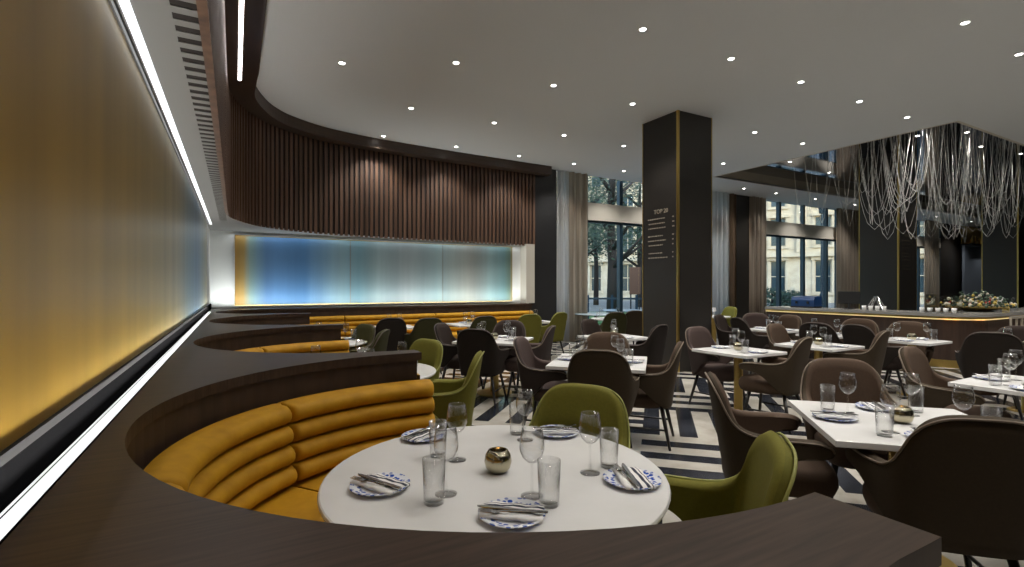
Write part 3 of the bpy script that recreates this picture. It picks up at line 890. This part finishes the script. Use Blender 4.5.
B2 = ((90, 'far side'), (270, 'near side'))
H2 = ((0, 'right side'), (180, 'left side'))
TAB = [
 (2.98, 1.27, 45, .85, A4, 'near right table', 'square white table at lower right beside the largest brown chair', True),
 (2.98, 3.69, 45, .85, A4, 'centre table', 'square white table in the centre ringed by brown chairs', True),
 (2.98, 5.85, 45, .85, A4, 'table by the bench', 'square white table with dark chairs short of the long bench', False),
 (4.80, 3.57, 0, .68, B2, 'brass-legged table', 'square white table on a clearly seen brass leg, right of column', False),
 (6.08, 3.44, 0, .68, B2, 'candlelit table', 'square white table with candle in front of the bar', False),
 (7.66, 3.15, 0, .62, H2, 'small bar table', 'small white table at the corner of the bar front', False),
 (7.46, 4.12, 0, .55, H2, 'table behind the dark wide chair', 'small white table behind the dark wide-backed chair', False),
 (4.95, 1.25, 0, .80, B4, 'right edge table', 'white table cut off by the right edge of the view', True),
 (7.75, 2.10, 0, .66, H2, 'table at the bar rail', 'white table behind the broad dark chair at right', False),
 (4.60, 5.38, 0, .72, B2, 'table left of the column', 'white table just left of the lettered column', False),
 (7.62, 5.02, 0, .68, B2, 'table right of the column', 'white table behind the column toward the bar end', False),
 (2.40, 8.50, 0, .68, B2, 'left bench table', 'white table at the long bench, leftmost of three', False),
 (3.80, 8.50, 0, .68, B2, 'middle bench table', 'white table at the long bench, middle of three', False),
 (5.20, 8.50, 0, .68, B2, 'right bench table', 'white table at the long bench, rightmost of three', False),
]
for i, (x, y, rot, side, sides, short, label, cut) in enumerate(TAB):
    table(x, y, label, side, rot)
    lay(x, y, rot, sides, short, r=min(.30, side / 2 - .115), cut=cut, seed=10 + i)
table(9.75, 7.9, 'small distant round white table by the pale sheer drape', rnd=.36, rot=0, group='round side tables')
table(7.1, 8.45, 'round white table under the tree window', rnd=.40, rot=0, group='round side tables')
lay(7.1, 8.45, 30, ((0, 'right side'), (180, 'left side')), 'tree window table', r=.26, candle=False)
# small lamp on the distant table
lp = empty('table_lamp', (9.75, 7.9, TZ), 0, 'small white table lamp on the distant round table', 'lamp')
new_obj('base', lathe([(0, 0), (.05, 0), (.05, .01), (.012, .02), (.01, .12), (0, .12)], 14), M['porcelain'], lp)
new_obj('lamp_shade', lathe([(.055, .11), (.035, .2), (.033, .2), (.052, .11)], 16), M['porcelain'], lp)

# ------------------------------------------------------------------ bar
BX, BY0, BY1 = 10.6, 3.45, 7.2
def bar_outline(i):
    r = .55 - i * .3; P = []
    for k in range(9):
        a = PI + PI / 2 * k / 8
        P.append((BX + i + r + r * math.cos(a), BY0 + i + r + r * math.sin(a)))
    return P
bar = empty('bar', (BX, BY0, 0), 0, 'dark timber island bar with brass edge under the hanging strands', 'bar')
def ring(i0, depth, z0, z1):
    o_ = [(BX + i0, BY1)] + bar_outline(i0) + [(20., BY0 + i0)]
    n_ = [(20., BY0 + depth), (BX + depth + .3, BY0 + depth), (BX + depth, BY0 + depth + .3), (BX + depth, BY1)]
    bm = prism(o_ + n_, z0, z1); bmesh.ops.recalc_face_normals(bm, faces=bm.faces[:])
    bmesh.ops.translate(bm, verts=bm.verts[:], vec=(-BX, -BY0, 0)); return bm
new_obj('bar_front', ring(.06, .5, .13, .84), M['barfront'], bar)
new_obj('kickplate', ring(.05, .4, .0, .13), M['brass'], bar)
new_obj('brass_edge', ring(.03, .5, .84, .875), M['brass'], bar)
new_obj('countertop', ring(.0, .7, .875, .93), M['counter'], bar)
new_obj('light_strip', ring(.035, .06, .822, .838), M['barled'], bar)
rl = empty('bar_rail', (11.1, 3.2, 0), 0, 'pale metal rail with upright bars in front of the bar at right', 'rail')
new_obj('top_rail', bbox(0, 3.5, -.02, .02, .86, .90), M['railmetal'], rl)
for k in range(15): new_obj('baluster', bbox(k * .24, k * .24 + .03, -.012, .012, 0, .86), M['railmetal'], rl)
ZBAR = .93
def bar_at(px, Xp):
    u = (px - CX) / FPX; d = Xp / (u * CC + SS); return (Xp, d * (CC - u * SS), ZBAR)
# coffee machine, till, flowers and glassware on the counter
cm = empty('coffee_machine', (10.95, 6.45, ZBAR), 0, 'blue coffee machine with dark group heads on the bar counter', 'machine')
bm = bmesh.new(); prism([(-.25, .0), (.22, .0), (.22, .30), (.10, .36), (-.20, .32), (-.25, .22)], -.4, .4, bm)
bmesh.ops.rotate(bm, verts=bm.verts[:], matrix=Matrix.Rotation(PI / 2, 3, 'X')); bmesh.ops.translate(bm, verts=bm.verts[:], vec=(0, 0, .05))
new_obj('housing', bm, M['bluepaint'], cm)
new_obj('drip_tray', bbox(-.3, .22, -.4, .4, 0, .05), M['rubber'], cm)
for k in (-.2, .2): new_obj('group_head', lathe([(0, .14), (.035, .14), (.04, .22), (0, .23)], 12, off=(-.28, k, 0)), M['rubber'], cm)
cm.scale = (.62, .62, .62)
tl = empty('till', (*bar_at(849, 10.9)[:2], ZBAR), R(20), 'black till screen on the bar counter below the drape', 'till')
new_obj('stand', lathe([(0, 0), (.09, 0), (.09, .012), (.02, .02), (.02, .12), (0, .12)], 16), M['rubber'], tl)
new_obj('screen', bbox(-.02, .02, -.19, .19, .11, .36, .008), M['rubber'], tl)
fl = empty('flower_arrangement', (12.05, 3.95, ZBAR), 0, 'low mixed arrangement of cream, red and yellow flowers on the bar', 'flowers')
new_obj('bowl', lathe([(0, 0), (.15, 0), (.42, .07), (.44, .09), (.40, .09), (0, .05)], 28), M['brass'], fl)
fill = bmesh.new()
for k in range(230):
    a, r_ = random.uniform(0, 2 * PI), .52 * math.sqrt(random.random()); zz = .08 + random.uniform(.0, .30) * (1 - (r_ / .56) ** 2) + .02
    mt = random.choice(['cream', 'cream', 'cream', 'red', 'yellow', 'leaf2'])
    if k < 96:
        bm = bmesh.new(); bmesh.ops.create_icosphere(bm, subdivisions=1, radius=random.uniform(.018, .036), matrix=Matrix.Translation((r_ * math.cos(a), r_ * math.sin(a), zz)))
        new_obj('bloom', bm, M[mt], fl)
    else: bmesh.ops.create_icosphere(fill, subdivisions=1, radius=random.uniform(.014, .028), matrix=Matrix.Translation((r_ * math.cos(a), r_ * math.sin(a), zz)))
o = new_obj('foliage', fill, M['leaf2'], fl); o['kind'] = 'stuff'
dc = empty('display_case', (*bar_at(944, 11.0)[:2], ZBAR), 0, 'clear glass display case on the bar left of the flowers', 'case')
bm = bmesh.new()
for q4 in ((-.2, .2, -.2, -.195, 0, .32), (-.2, .2, .195, .2, 0, .32), (-.2, -.195, -.2, .2, 0, .32), (.195, .2, -.2, .2, 0, .32)): box(bm, *q4)
new_obj('glass_side', bm, M['glass'], dc)
new_obj('base', bbox(-.21, .21, -.21, .21, 0, .02), M['steel'], dc)
cup0 = new_obj('cup', lathe([(0, 0), (.024, 0), (.030, .01), (.040, .085), (.037, .085), (.028, .014), (0, .012)], 16), M['porcelain'], smooth=True)
used_cup = []
def bar_cups(px0, px1, n_, Xp, label, group):
    for k in range(n_):
        o = cup0 if not used_cup else cup0.copy()
        if used_cup: COL.objects.link(o)
        used_cup.append(o)
        o.location = bar_at(px0 + (px1 - px0) * k / max(1, n_ - 1), Xp); tag(o, label, 'cup', group)
bar_cups(864, 884, 4, 10.82, 'small pale cup in the row on the bar before the dark column', 'cups on the bar by the column')
bar_cups(922, 954, 5, 10.82, 'small pale cup in the row on the bar corner beside the flowers', 'cups on the bar corner')
for px, nm, lab, prof in ((998, 'vase', 'pale flared vase on the bar right of the flowers', [(0, 0), (.05, 0), (.045, .1), (.075, .26), (.07, .26), (.04, .1), (0, .02)]), (1006, 'jar', 'small yellow jar on the bar right of the flared vase', [(0, 0), (.05, 0), (.055, .09), (.04, .11), (.04, .13), (0, .13)]), (1013, 'decanter', 'clear stoppered decanter at the right end of the bar', [(0, 0), (.07, 0), (.075, .1), (.02, .16), (.02, .2), (.03, .22), (0, .25)])):
    u = (px - CX) / FPX; d = 3.8 / (CC - u * SS)
    o = new_obj(nm, lathe(prof, 16), M['porcelain'] if nm == 'vase' else M['yellow'] if nm == 'jar' else M['glass'], smooth=True, loc=(d * (u * CC + SS), 3.8, ZBAR)); tag(o, lab, nm)
# folded white cloths and steel heap before the column
nk = empty('ice_tongs_stand', (*bar_at(876, 11.15)[:2], ZBAR), 0, 'shiny steel rack with crossed utensils on the bar before the column', 'rack')
for k in range(6):
    a = k * PI / 3
    new_obj('utensil', tube(bmesh.new(), [(.17 * math.cos(a), .17 * math.sin(a), 0), (.03 * math.cos(a + .6), .03 * math.sin(a + .6), .26)], [.012, .009], 6), M['steel'], nk)
# back shelf far right between columns
sh = empty('bottle_shelf', (along(962, 10.2), 10.0, 0), 0, 'brass topped shelf above a blue grey panel behind the bar', 'shelf')
SW = along(990, 10.2) - along(962, 10.2)
new_obj('glass_panel', bbox(0, SW, .1, .2, 0, 3.3), M['panelgrey'], sh)
new_obj('shelf_board', bbox(0, SW, -.15, .25, 3.3, 3.36), M['black'], sh)
new_obj('back', bbox(0, SW, .2, .25, 3.36, 4.2), M['brass'], sh)
for k in range(8):
    o = new_obj('bottle', lathe([(0, 0), (.05, 0), (.05, .2), (.018, .28), (.018, .36), (0, .36)], 10), M['brass'], smooth=True, loc=(along(964, 10.2) + (k + .4) * SW / 8.5, 9.95, 3.36))
    tag(o, 'bottle on the high brass shelf behind the bar', 'bottle', 'bottles on the high shelf')

# ------------------------------------------------------------------ chandelier of hanging strands
ch = empty('strand_chandelier', (14., 5.5, ZM), 0, 'cascading chandelier of looped crystal strands above the bar', 'chandelier')
def loop(bm, x0, y0, x1, y1, drop, rad=.008):
    pts = []
    n_ = 14
    for k in range(n_ + 1):
        t = 2 * k / n_ - 1
        sh_ = (math.cosh(2.6 * t) - 1) / (math.cosh(2.6) - 1)
        tt = math.copysign(abs(t) ** .62, t) * .5 + .5
        pts.append((x0 + (x1 - x0) * tt - 14., y0 + (y1 - y0) * tt - 5.5, -.005 - drop * (1 - abs(t) ** 1.35)))
    tube(bm, pts, rad, 4, False)
def strands(n_, seed):
    rnd = random.Random(seed); out = []
    while len(out) < n_:
        x = rnd.uniform(OX + .25, OX + 8.5); y = rnd.uniform(OY0 + .2, OY0 + 2.9)
        if 13.1 < x < 14.6 and y > 5.3: continue
        if x > 13.2 and y > 5.5 and rnd.random() < .6: continue
        a = rnd.uniform(0, PI); w = rnd.uniform(.16, .45)
        out.append((x - w * math.cos(a), max(OY0 + .05, y - w * math.sin(a)), x + w * math.cos(a), y + w * math.sin(a), rnd.uniform(1.0, 2.25) * (1. if x < 15 else .85), rnd.uniform(.0032, .0048)))
    return out
ALL = strands(128, 11)
ALL += [(12.1 + .25 * k, 5.5 + .1 * k, 12.5 + .3 * k, 5.2, 1.5 - .1 * k, .008) for k in range(4)]
ALL.sort(key=lambda s: s[0] * SS + s[1] * CC)
for s in ALL[:95]:
    bm = bmesh.new(); loop(bm, *s); new_obj('strand', bm, M['bead'], ch)
bm = bmesh.new()
for s in ALL[95:]: loop(bm, *s)
o = new_obj('strand', bm, M['bead'], ch); o['kind'] = 'stuff'

# ------------------------------------------------------------------ downlights
GX = [1.26, 2.6, 4.17, 5.73, 7.28, 8.88, 10.46]
GY = [-1.3, .6, 2.48, 4.37, 6.24, 8.2, 10.0]
ORD = ['first', 'second', 'third', 'fourth', 'fifth', 'sixth', 'seventh', 'eighth', 'ninth', 'tenth', 'eleventh', 'twelfth', 'thirteenth', 'fourteenth']
ROW = ['row behind the viewer', 'row overhead', 'row nearest the viewer', 'second row from the viewer', 'third row from the viewer', 'fourth row from the viewer', 'row along the windows']
EXTRA = [(17.5, 10.0), (20., 10.0), (23., 10.0), (26.5, 10.0), (30., 10.0), (33.5, 10.0), (18., 2.48), (12.1, 10.0), (13.7, 10.0), (15.3, 10.0), (12.3, 2.48), (14.2, 2.48), (12.3, .6), (14.2, .6)]
proto = None
def downlight(x, y, label, z=None, dim=False):
    global proto
    if proto is None:
        proto = empty('downlight')
        new_obj('bezel', lathe([(.038, -.003), (.05, -.003), (.05, .002), (.038, .002)], 20), M['white'], proto)
        new_obj('lens', lathe([(0, -.001), (.034, -.001)], 16), M['lamp'], proto)
        o = proto
    else: o = copy_tree(proto)
    z = z or ZC
    o.location = (x, y, z - .002); tag(o, label, 'downlight', 'recessed ceiling downlights')
    ld = DIM if dim else DLD
    s = bpy.data.objects.new('downlight_beam', ld); COL.objects.link(s); s.location = (x, y, z - .03)
DLD = bpy.data.lights.new('downlight beam', 'SPOT'); DLD.energy = 106.; DLD.spot_size = R(112); DLD.spot_blend = .7; DLD.shadow_soft_size = .05; DLD.color = (1, .96, .905)
DIM = DLD.copy(); DIM.energy = 45.
for j, y in enumerate(GY):
    for i, x in enumerate(GX):
        xx, yy = x * K, y * K
        if i == 0: continue
        if (xx > OX - .3) and OY0 - .3 < yy < OY1 + .3: continue
        if j == 6 and i < 1: continue
        if abs(xx - 6.7) < .65 and abs(yy - 6.2) < .65: continue
        downlight(xx, yy, f'round recessed ceiling downlight, {ORD[i]} from the left in the {ROW[j]}')
downlight(1.26 * K, 6.99 * K, 'round recessed ceiling downlight alone nearest the curved timber bulkhead')
for k, (x, y) in enumerate(EXTRA):
    downlight(x * K, y * K, f'round recessed ceiling downlight right of the recess corner, {ORD[k]} outlying one')

for k, (x, y) in enumerate([(11.5, 4.6), (12.4, 5.0), (13.0, 4.4), (14.6, 4.7), (16.2, 4.5), (12.2, 7.6), (14.3, 7.8), (16.6, 7.8), (19.0, 7.8)]):
    downlight(x, y, f'small added light in the mirrored recess, {ORD[k]} of those brightening strands and fascia', z=ZM, dim=True)  # added lamps, not ceiling fittings: they brighten the strands and recess fascia
def area(name, loc, sx, sy, energy, col, rot, spread=PI):
    l = bpy.data.lights.new(name, 'AREA'); l.shape = 'RECTANGLE'; l.size = sx; l.size_y = sy; l.energy = energy; l.color = col; l.spread = spread
    o = bpy.data.objects.new(name, l); COL.objects.link(o); o.location = loc; o.rotation_euler = rot
    return o
# the linear wall washers of the two art panels and the cove
area('ledge_washer', (-.322, 3.3, 1.008), .02, 11.4, 40., (1., .97, .92), (PI, R(-10), 0), R(96))
area('soffit_washer', (-.318, 3.3, ZS - .012), .02, 11.4, 1.2, (.9, .95, 1.), (0, R(12), 0), R(150))
area('far_washer', (2.75, YW - .26, 1.03), 6.2, .03, 34., (.92, .98, .97), (PI - R(24), 0, 0), R(140))
area('far_soffit_washer', (2.9, YW - .10, ZS - .015), 5.9, .03, 10., (.9, .97, 1.), (R(-10), 0, 0), R(170))
area('cove_washer', (.06, 3.2, SL1 - .012), .03, 8., 18., (1, .93, .88), (0, 0, 0))

# ------------------------------------------------------------------ outside
struct('pavement', bbox(-40, 140, YW + .32, 160, -.3, -.12), M['pave'])
def tree(x, y, h, r, seed, label, m='leafy', trunk=.28):
    rnd = random.Random(seed)
    t = empty('street_tree', (x, y, -.12), 0, label, 'tree', 'street trees outside the windows')
    bm = bmesh.new(); pts = [(0, 0, 0), (.05, .02, h * .25), (-.08, .05, h * .5), (.05, 0, h * .8)]
    tube(bm, pts, [trunk, trunk * .8, trunk * .6, trunk * .2], 8)
    for k in range(9):
        a = rnd.uniform(0, 2 * PI); z0 = h * rnd.uniform(.22, .6); l = r * rnd.uniform(.6, .95)
        tube(bm, [(0, 0, z0), (l * .5 * math.cos(a), l * .5 * math.sin(a), z0 + l * .35), (l * math.cos(a), l * math.sin(a), z0 + l * .75)], [trunk * .42, trunk * .26, trunk * .08], 6)
    new_obj('trunk', bm, M['bark'], t, smooth=True)
    bm = bmesh.new()
    cl = [(rnd.gauss(0, r * .5), rnd.gauss(0, r * .5), h * rnd.uniform(.35, 1.0)) for _ in range(38)]
    for k in range(5600):
        c = rnd.choice(cl); p = Vector((c[0] + rnd.gauss(0, r * .17), c[1] + rnd.gauss(0, r * .17), c[2] + rnd.gauss(0, r * .15)))
        s = rnd.uniform(.06, .15); a = Vector((rnd.gauss(0, 1), rnd.gauss(0, 1), rnd.gauss(0, .6))).normalized(); b = a.orthogonal().normalized()
        bm.faces.new([bm.verts.new(p + a * s), bm.verts.new(p + b * s * .5), bm.verts.new(p - a * s), bm.verts.new(p - b * s * .5)])
    new_obj('foliage', bm, M[m], t)
def polar(px, d):
    u = (px - CX) / FPX; return d * (u * CC + SS), d * (CC - u * SS)
x, y = polar(612, 26); tree(x, y, 11, 3.6, 1, 'big dark tree with thick trunk outside the tree window', trunk=.30)
x, y = polar(596, 40); tree(x, y, 12, 3.4, 2, 'further leafy tree at the left of the tree window', 'leaf2', .22)
x, y = polar(640, 36); tree(x, y, 12, 3.4, 3, 'further leafy tree at the right of the tree window', 'leafy', .25)
x, y = polar(575, 34); tree(x, y, 12, 3.4, 4, 'tree outside mostly hidden by the taupe drape', 'leafy', .25)
x, y = polar(668, 31); tree(x, y, 12, 3.4, 5, 'tree outside behind the lettered column', 'leafy', .25)

def facade(px, d, width, yaw, h, label, seed):
    x, y = polar(px, d)
    b = empty('stone_building', (x, y, -.12), yaw, label, 'building')
    bays = int(width / 3.6); bw_ = width / bays
    wall = bmesh.new(); trimb = bmesh.new()
    fl_h = [(0.9, 3.9), (5.2, 7.9), (8.9, 11.4), (12.6, 15.0)]
    fl_h = [f for f in fl_h if f[1] < h - 1]
    # wall built of piers and spandrels so that the windows are real openings
    for i in range(bays):
        x0 = -width / 2 + i * bw_; wx0_, wx1_ = x0 + bw_ * .32, x0 + bw_ * .68
        box(wall, x0, wx0_, 0, .5, 0, h); box(wall, wx1_, x0 + bw_, 0, .5, 0, h)
        z = 0
        for a, c in fl_h:
            box(wall, wx0_, wx1_, 0, .5, z, a); z = c
        box(wall, wx0_, wx1_, 0, .5, z, h)
        box(trimb, x0 - .28, x0 + .28, -.3, 0, 4.6, h - .8); box(trimb, x0 - .42, x0 + .42, -.42, 0, .0, 1.4)
        for a, c in fl_h:
            box(trimb, wx0_ - .22, wx1_ + .22, -.18, 0, a - .2, a); box(trimb, wx0_ - .2, wx0_, -.1, 0, a, c); box(trimb, wx1_, wx1_ + .2, -.1, 0, a, c)
            box(trimb, wx0_ - .28, wx1_ + .28, -.22, 0, c, c + .25)
        a, c = fl_h[0]
        n_ = 8; mid = (wx0_ + wx1_) / 2; hw = (wx1_ - wx0_) / 2 + .35
        for k in range(n_):
            t0, t1 = PI * k / n_, PI * (k + 1) / n_
            P_ = [(mid + hw * math.cos(t0), c + .25 + .55 * math.sin(t0)), (mid + hw * math.cos(t1), c + .25 + .55 * math.sin(t1)), (mid + hw * .72 * math.cos(t1), c + .25 + .38 * math.sin(t1)), (mid + hw * .72 * math.cos(t0), c + .25 + .38 * math.sin(t0))]
            f0 = [trimb.verts.new((p_[0], -.3, p_[1])) for p_ in P_]; f1 = [trimb.verts.new((p_[0], 0, p_[1])) for p_ in P_]
            trimb.faces.new(f0); trimb.faces.new(list(reversed(f1)))
            for e in range(4): trimb.faces.new((f0[e], f0[(e + 1) % 4], f1[(e + 1) % 4], f1[e]))
        for a, c in fl_h:
            wf = bmesh.new()
            box(wf, wx0_, wx1_, .2, .26, a, a + .1); box(wf, wx0_, wx1_, .2, .26, c - .1, c); box(wf, wx0_, wx0_ + .08, .2, .26, a, c); box(wf, wx1_ - .08, wx1_, .2, .26, a, c); box(wf, mid - .04, mid + .04, .2, .26, a, c); box(wf, wx0_, wx1_, .2, .26, (a + c) / 2 - .04, (a + c) / 2 + .04)
            w = new_obj('window_frame', wf, M['stone'], b)
            pb = bmesh.new(); box(pb, wx0_, wx1_, .27, .3, a, c); new_obj('pane', pb, M['winpane'], w)
    for z in (4.2, h - .9): box(trimb, -width / 2, width / 2, -.5, 0, z, z + .35)
    new_obj('wall', wall, M['stone'], b)
    new_obj('cornice', trimb, M['stone'], b)
    return b
facade(800, 46, 43.2, -R(29 + 30), 19, 'cream stone building with arched windows across the street', 1)
facade(612, 62, 36, -R(29 + 11), 16, 'stone building behind the trees beyond the tree window', 2)
# hedge, lamp post, sign, fence, car
def bush(px, d, r_, label, seed):
    rnd = random.Random(seed); x, y = polar(px, d)
    t = empty('hedge_bush', (x, y, -.12), 0, label, 'bush', 'bushes outside')
    bm = bmesh.new()
    for k in range(1500):
        a, c = rnd.uniform(0, 2 * PI), rnd.uniform(0, 1); rr = r_ * (1 - .25 * rnd.random())
        p = Vector((rr * math.cos(a) * math.sqrt(1 - c * c), rr * math.sin(a) * math.sqrt(1 - c * c), rr * c * 1.2))
        s = rnd.uniform(.05, .12); u_ = Vector((rnd.gauss(0, 1), rnd.gauss(0, 1), rnd.gauss(0, 1))).normalized(); b = u_.orthogonal().normalized()
        bm.faces.new([bm.verts.new(p + u_ * s), bm.verts.new(p + b * s * .6), bm.verts.new(p - u_ * s), bm.verts.new(p - b * s * .6)])
    new_obj('foliage', bm, M['leafy'], t); new_obj('stem', tube(bmesh.new(), [(0, 0, 0), (0, 0, r_)], .05), M['bark'], t)
bush(772, 26, 1.25, 'green bush at the lower left of the stone building window', 1)
bush(790, 28, 1.1, 'green bush behind the coffee machine outside', 2)
x, y = polar(822, 27)
lpst = empty('lamp_post', (x, y, -.12), 0, 'dark blue lamp post outside before the stone building', 'post')
new_obj('pole', lathe([(0, 0), (.14, 0), (.12, 1.), (.07, 1.2), (.06, 5.4), (0, 5.4)], 12), M['mullion'], lpst)
new_obj('lantern', lathe([(0, 5.4), (.14, 5.45), (.2, 5.9), (.05, 6.1), (0, 6.15)], 8), M['mullion'], lpst)
x, y = polar(635, 22)
sg = empty('sign_board', (x, y, -.12), -R(42), 'brown board on posts outside the tree window', 'sign')
new_obj('board', bbox(-.24, .24, -.03, .03, 1.15, 2.35, .01), M['sign'], sg)
for k in (-.18, .18): new_obj('post', bbox(k - .03, k + .03, -.03, .03, 0, 1.15), M['rubber'], sg)
x, y = polar(612, 21)
fn = empty('street_fence', (x, y, -.12), -R(40), 'dark low fence along the pavement outside the tree window', 'fence')
new_obj('rail', bbox(-5, 5, -.03, .03, .95, 1.03), M['mullion'], fn); new_obj('rail', bbox(-5, 5, -.03, .03, .25, .32), M['mullion'], fn)
for k in range(11): new_obj('post', bbox(-5 + k - .05, -5 + k + .05, -.05, .05, 0, 1.15), M['mullion'], fn)
for px_, d_, mt_, lab in ((596, 12.6, 'carpaint', 'pale blue round table standing outside below the tree window'), (622, 14.5, 'porcelain', 'white round table standing outside behind the olive armchair')):
    x, y = polar(px_, d_)
    ot = empty('outdoor_table', (x, y, -.12), 0, lab, 'table', 'tables outside the tree window')
    new_obj('tabletop', lathe([(0, .80), (.55, .80), (.57, .815), (.55, .83), (0, .83)], 32), M[mt_], ot)
    new_obj('pedestal', lathe([(0, 0), (.26, 0), (.26, .03), (.05, .06), (.045, .80), (0, .80)], 16), M['rubber'], ot)
bm = bmesh.new(); x, y = polar(612, 24)
bmesh.ops.create_cone(bm, cap_ends=True, segments=40, radius1=4.5, radius2=4.4, depth=.06, matrix=Matrix.Translation((x, y, -.09)))
struct('lawn', bm, M['grassy'])

# ------------------------------------------------------------------ sky, camera, colour
w = bpy.data.worlds.new('sky'); S.world = w; w.use_nodes = True
nt = w.node_tree; bg = nt.nodes['Background']
sky = nt.nodes.new('ShaderNodeTexSky'); sky.sky_type = 'NISHITA'; sky.sun_disc = False; sky.sun_elevation = R(24); sky.sun_rotation = R(200); sky.altitude = 0; sky.air_density = 1.2
nt.links.new(sky.outputs[0], bg.inputs[0]); bg.inputs[1].default_value = .52
sl = bpy.data.lights.new('sun', 'SUN'); sl.energy = 1.5; sl.angle = R(3); sl.color = (1, .95, .88)
so = bpy.data.objects.new('sun', sl); COL.objects.link(so); so.rotation_euler = (R(48), 0, R(-62))
cd = bpy.data.cameras.new('camera'); cam = bpy.data.objects.new('camera', cd); COL.objects.link(cam)
cd.sensor_width = 36.; cd.lens = 36. * FPX / 1024.; cd.clip_end = 400.; cd.clip_start = .02
cd.shift_y = (HY - 283.5) / 1024.
cam.location = (0, 0, CH); cam.rotation_euler = (PI / 2, 0, -R(29))
S.camera = cam
vs = S.view_settings; vs.view_transform = 'Standard'; vs.look = 'None'; vs.gamma = 1.; vs.use_curve_mapping = False; vs.exposure = 0.
cy_ = S.cycles
cy_.max_bounces = 8; cy_.diffuse_bounces = 4; cy_.glossy_bounces = 4; cy_.transparent_max_bounces = 24; cy_.transmission_bounces = 4
cy_.caustics_reflective = False; cy_.caustics_refractive = False; cy_.sample_clamp_indirect = 4.
cy_.use_denoising = True
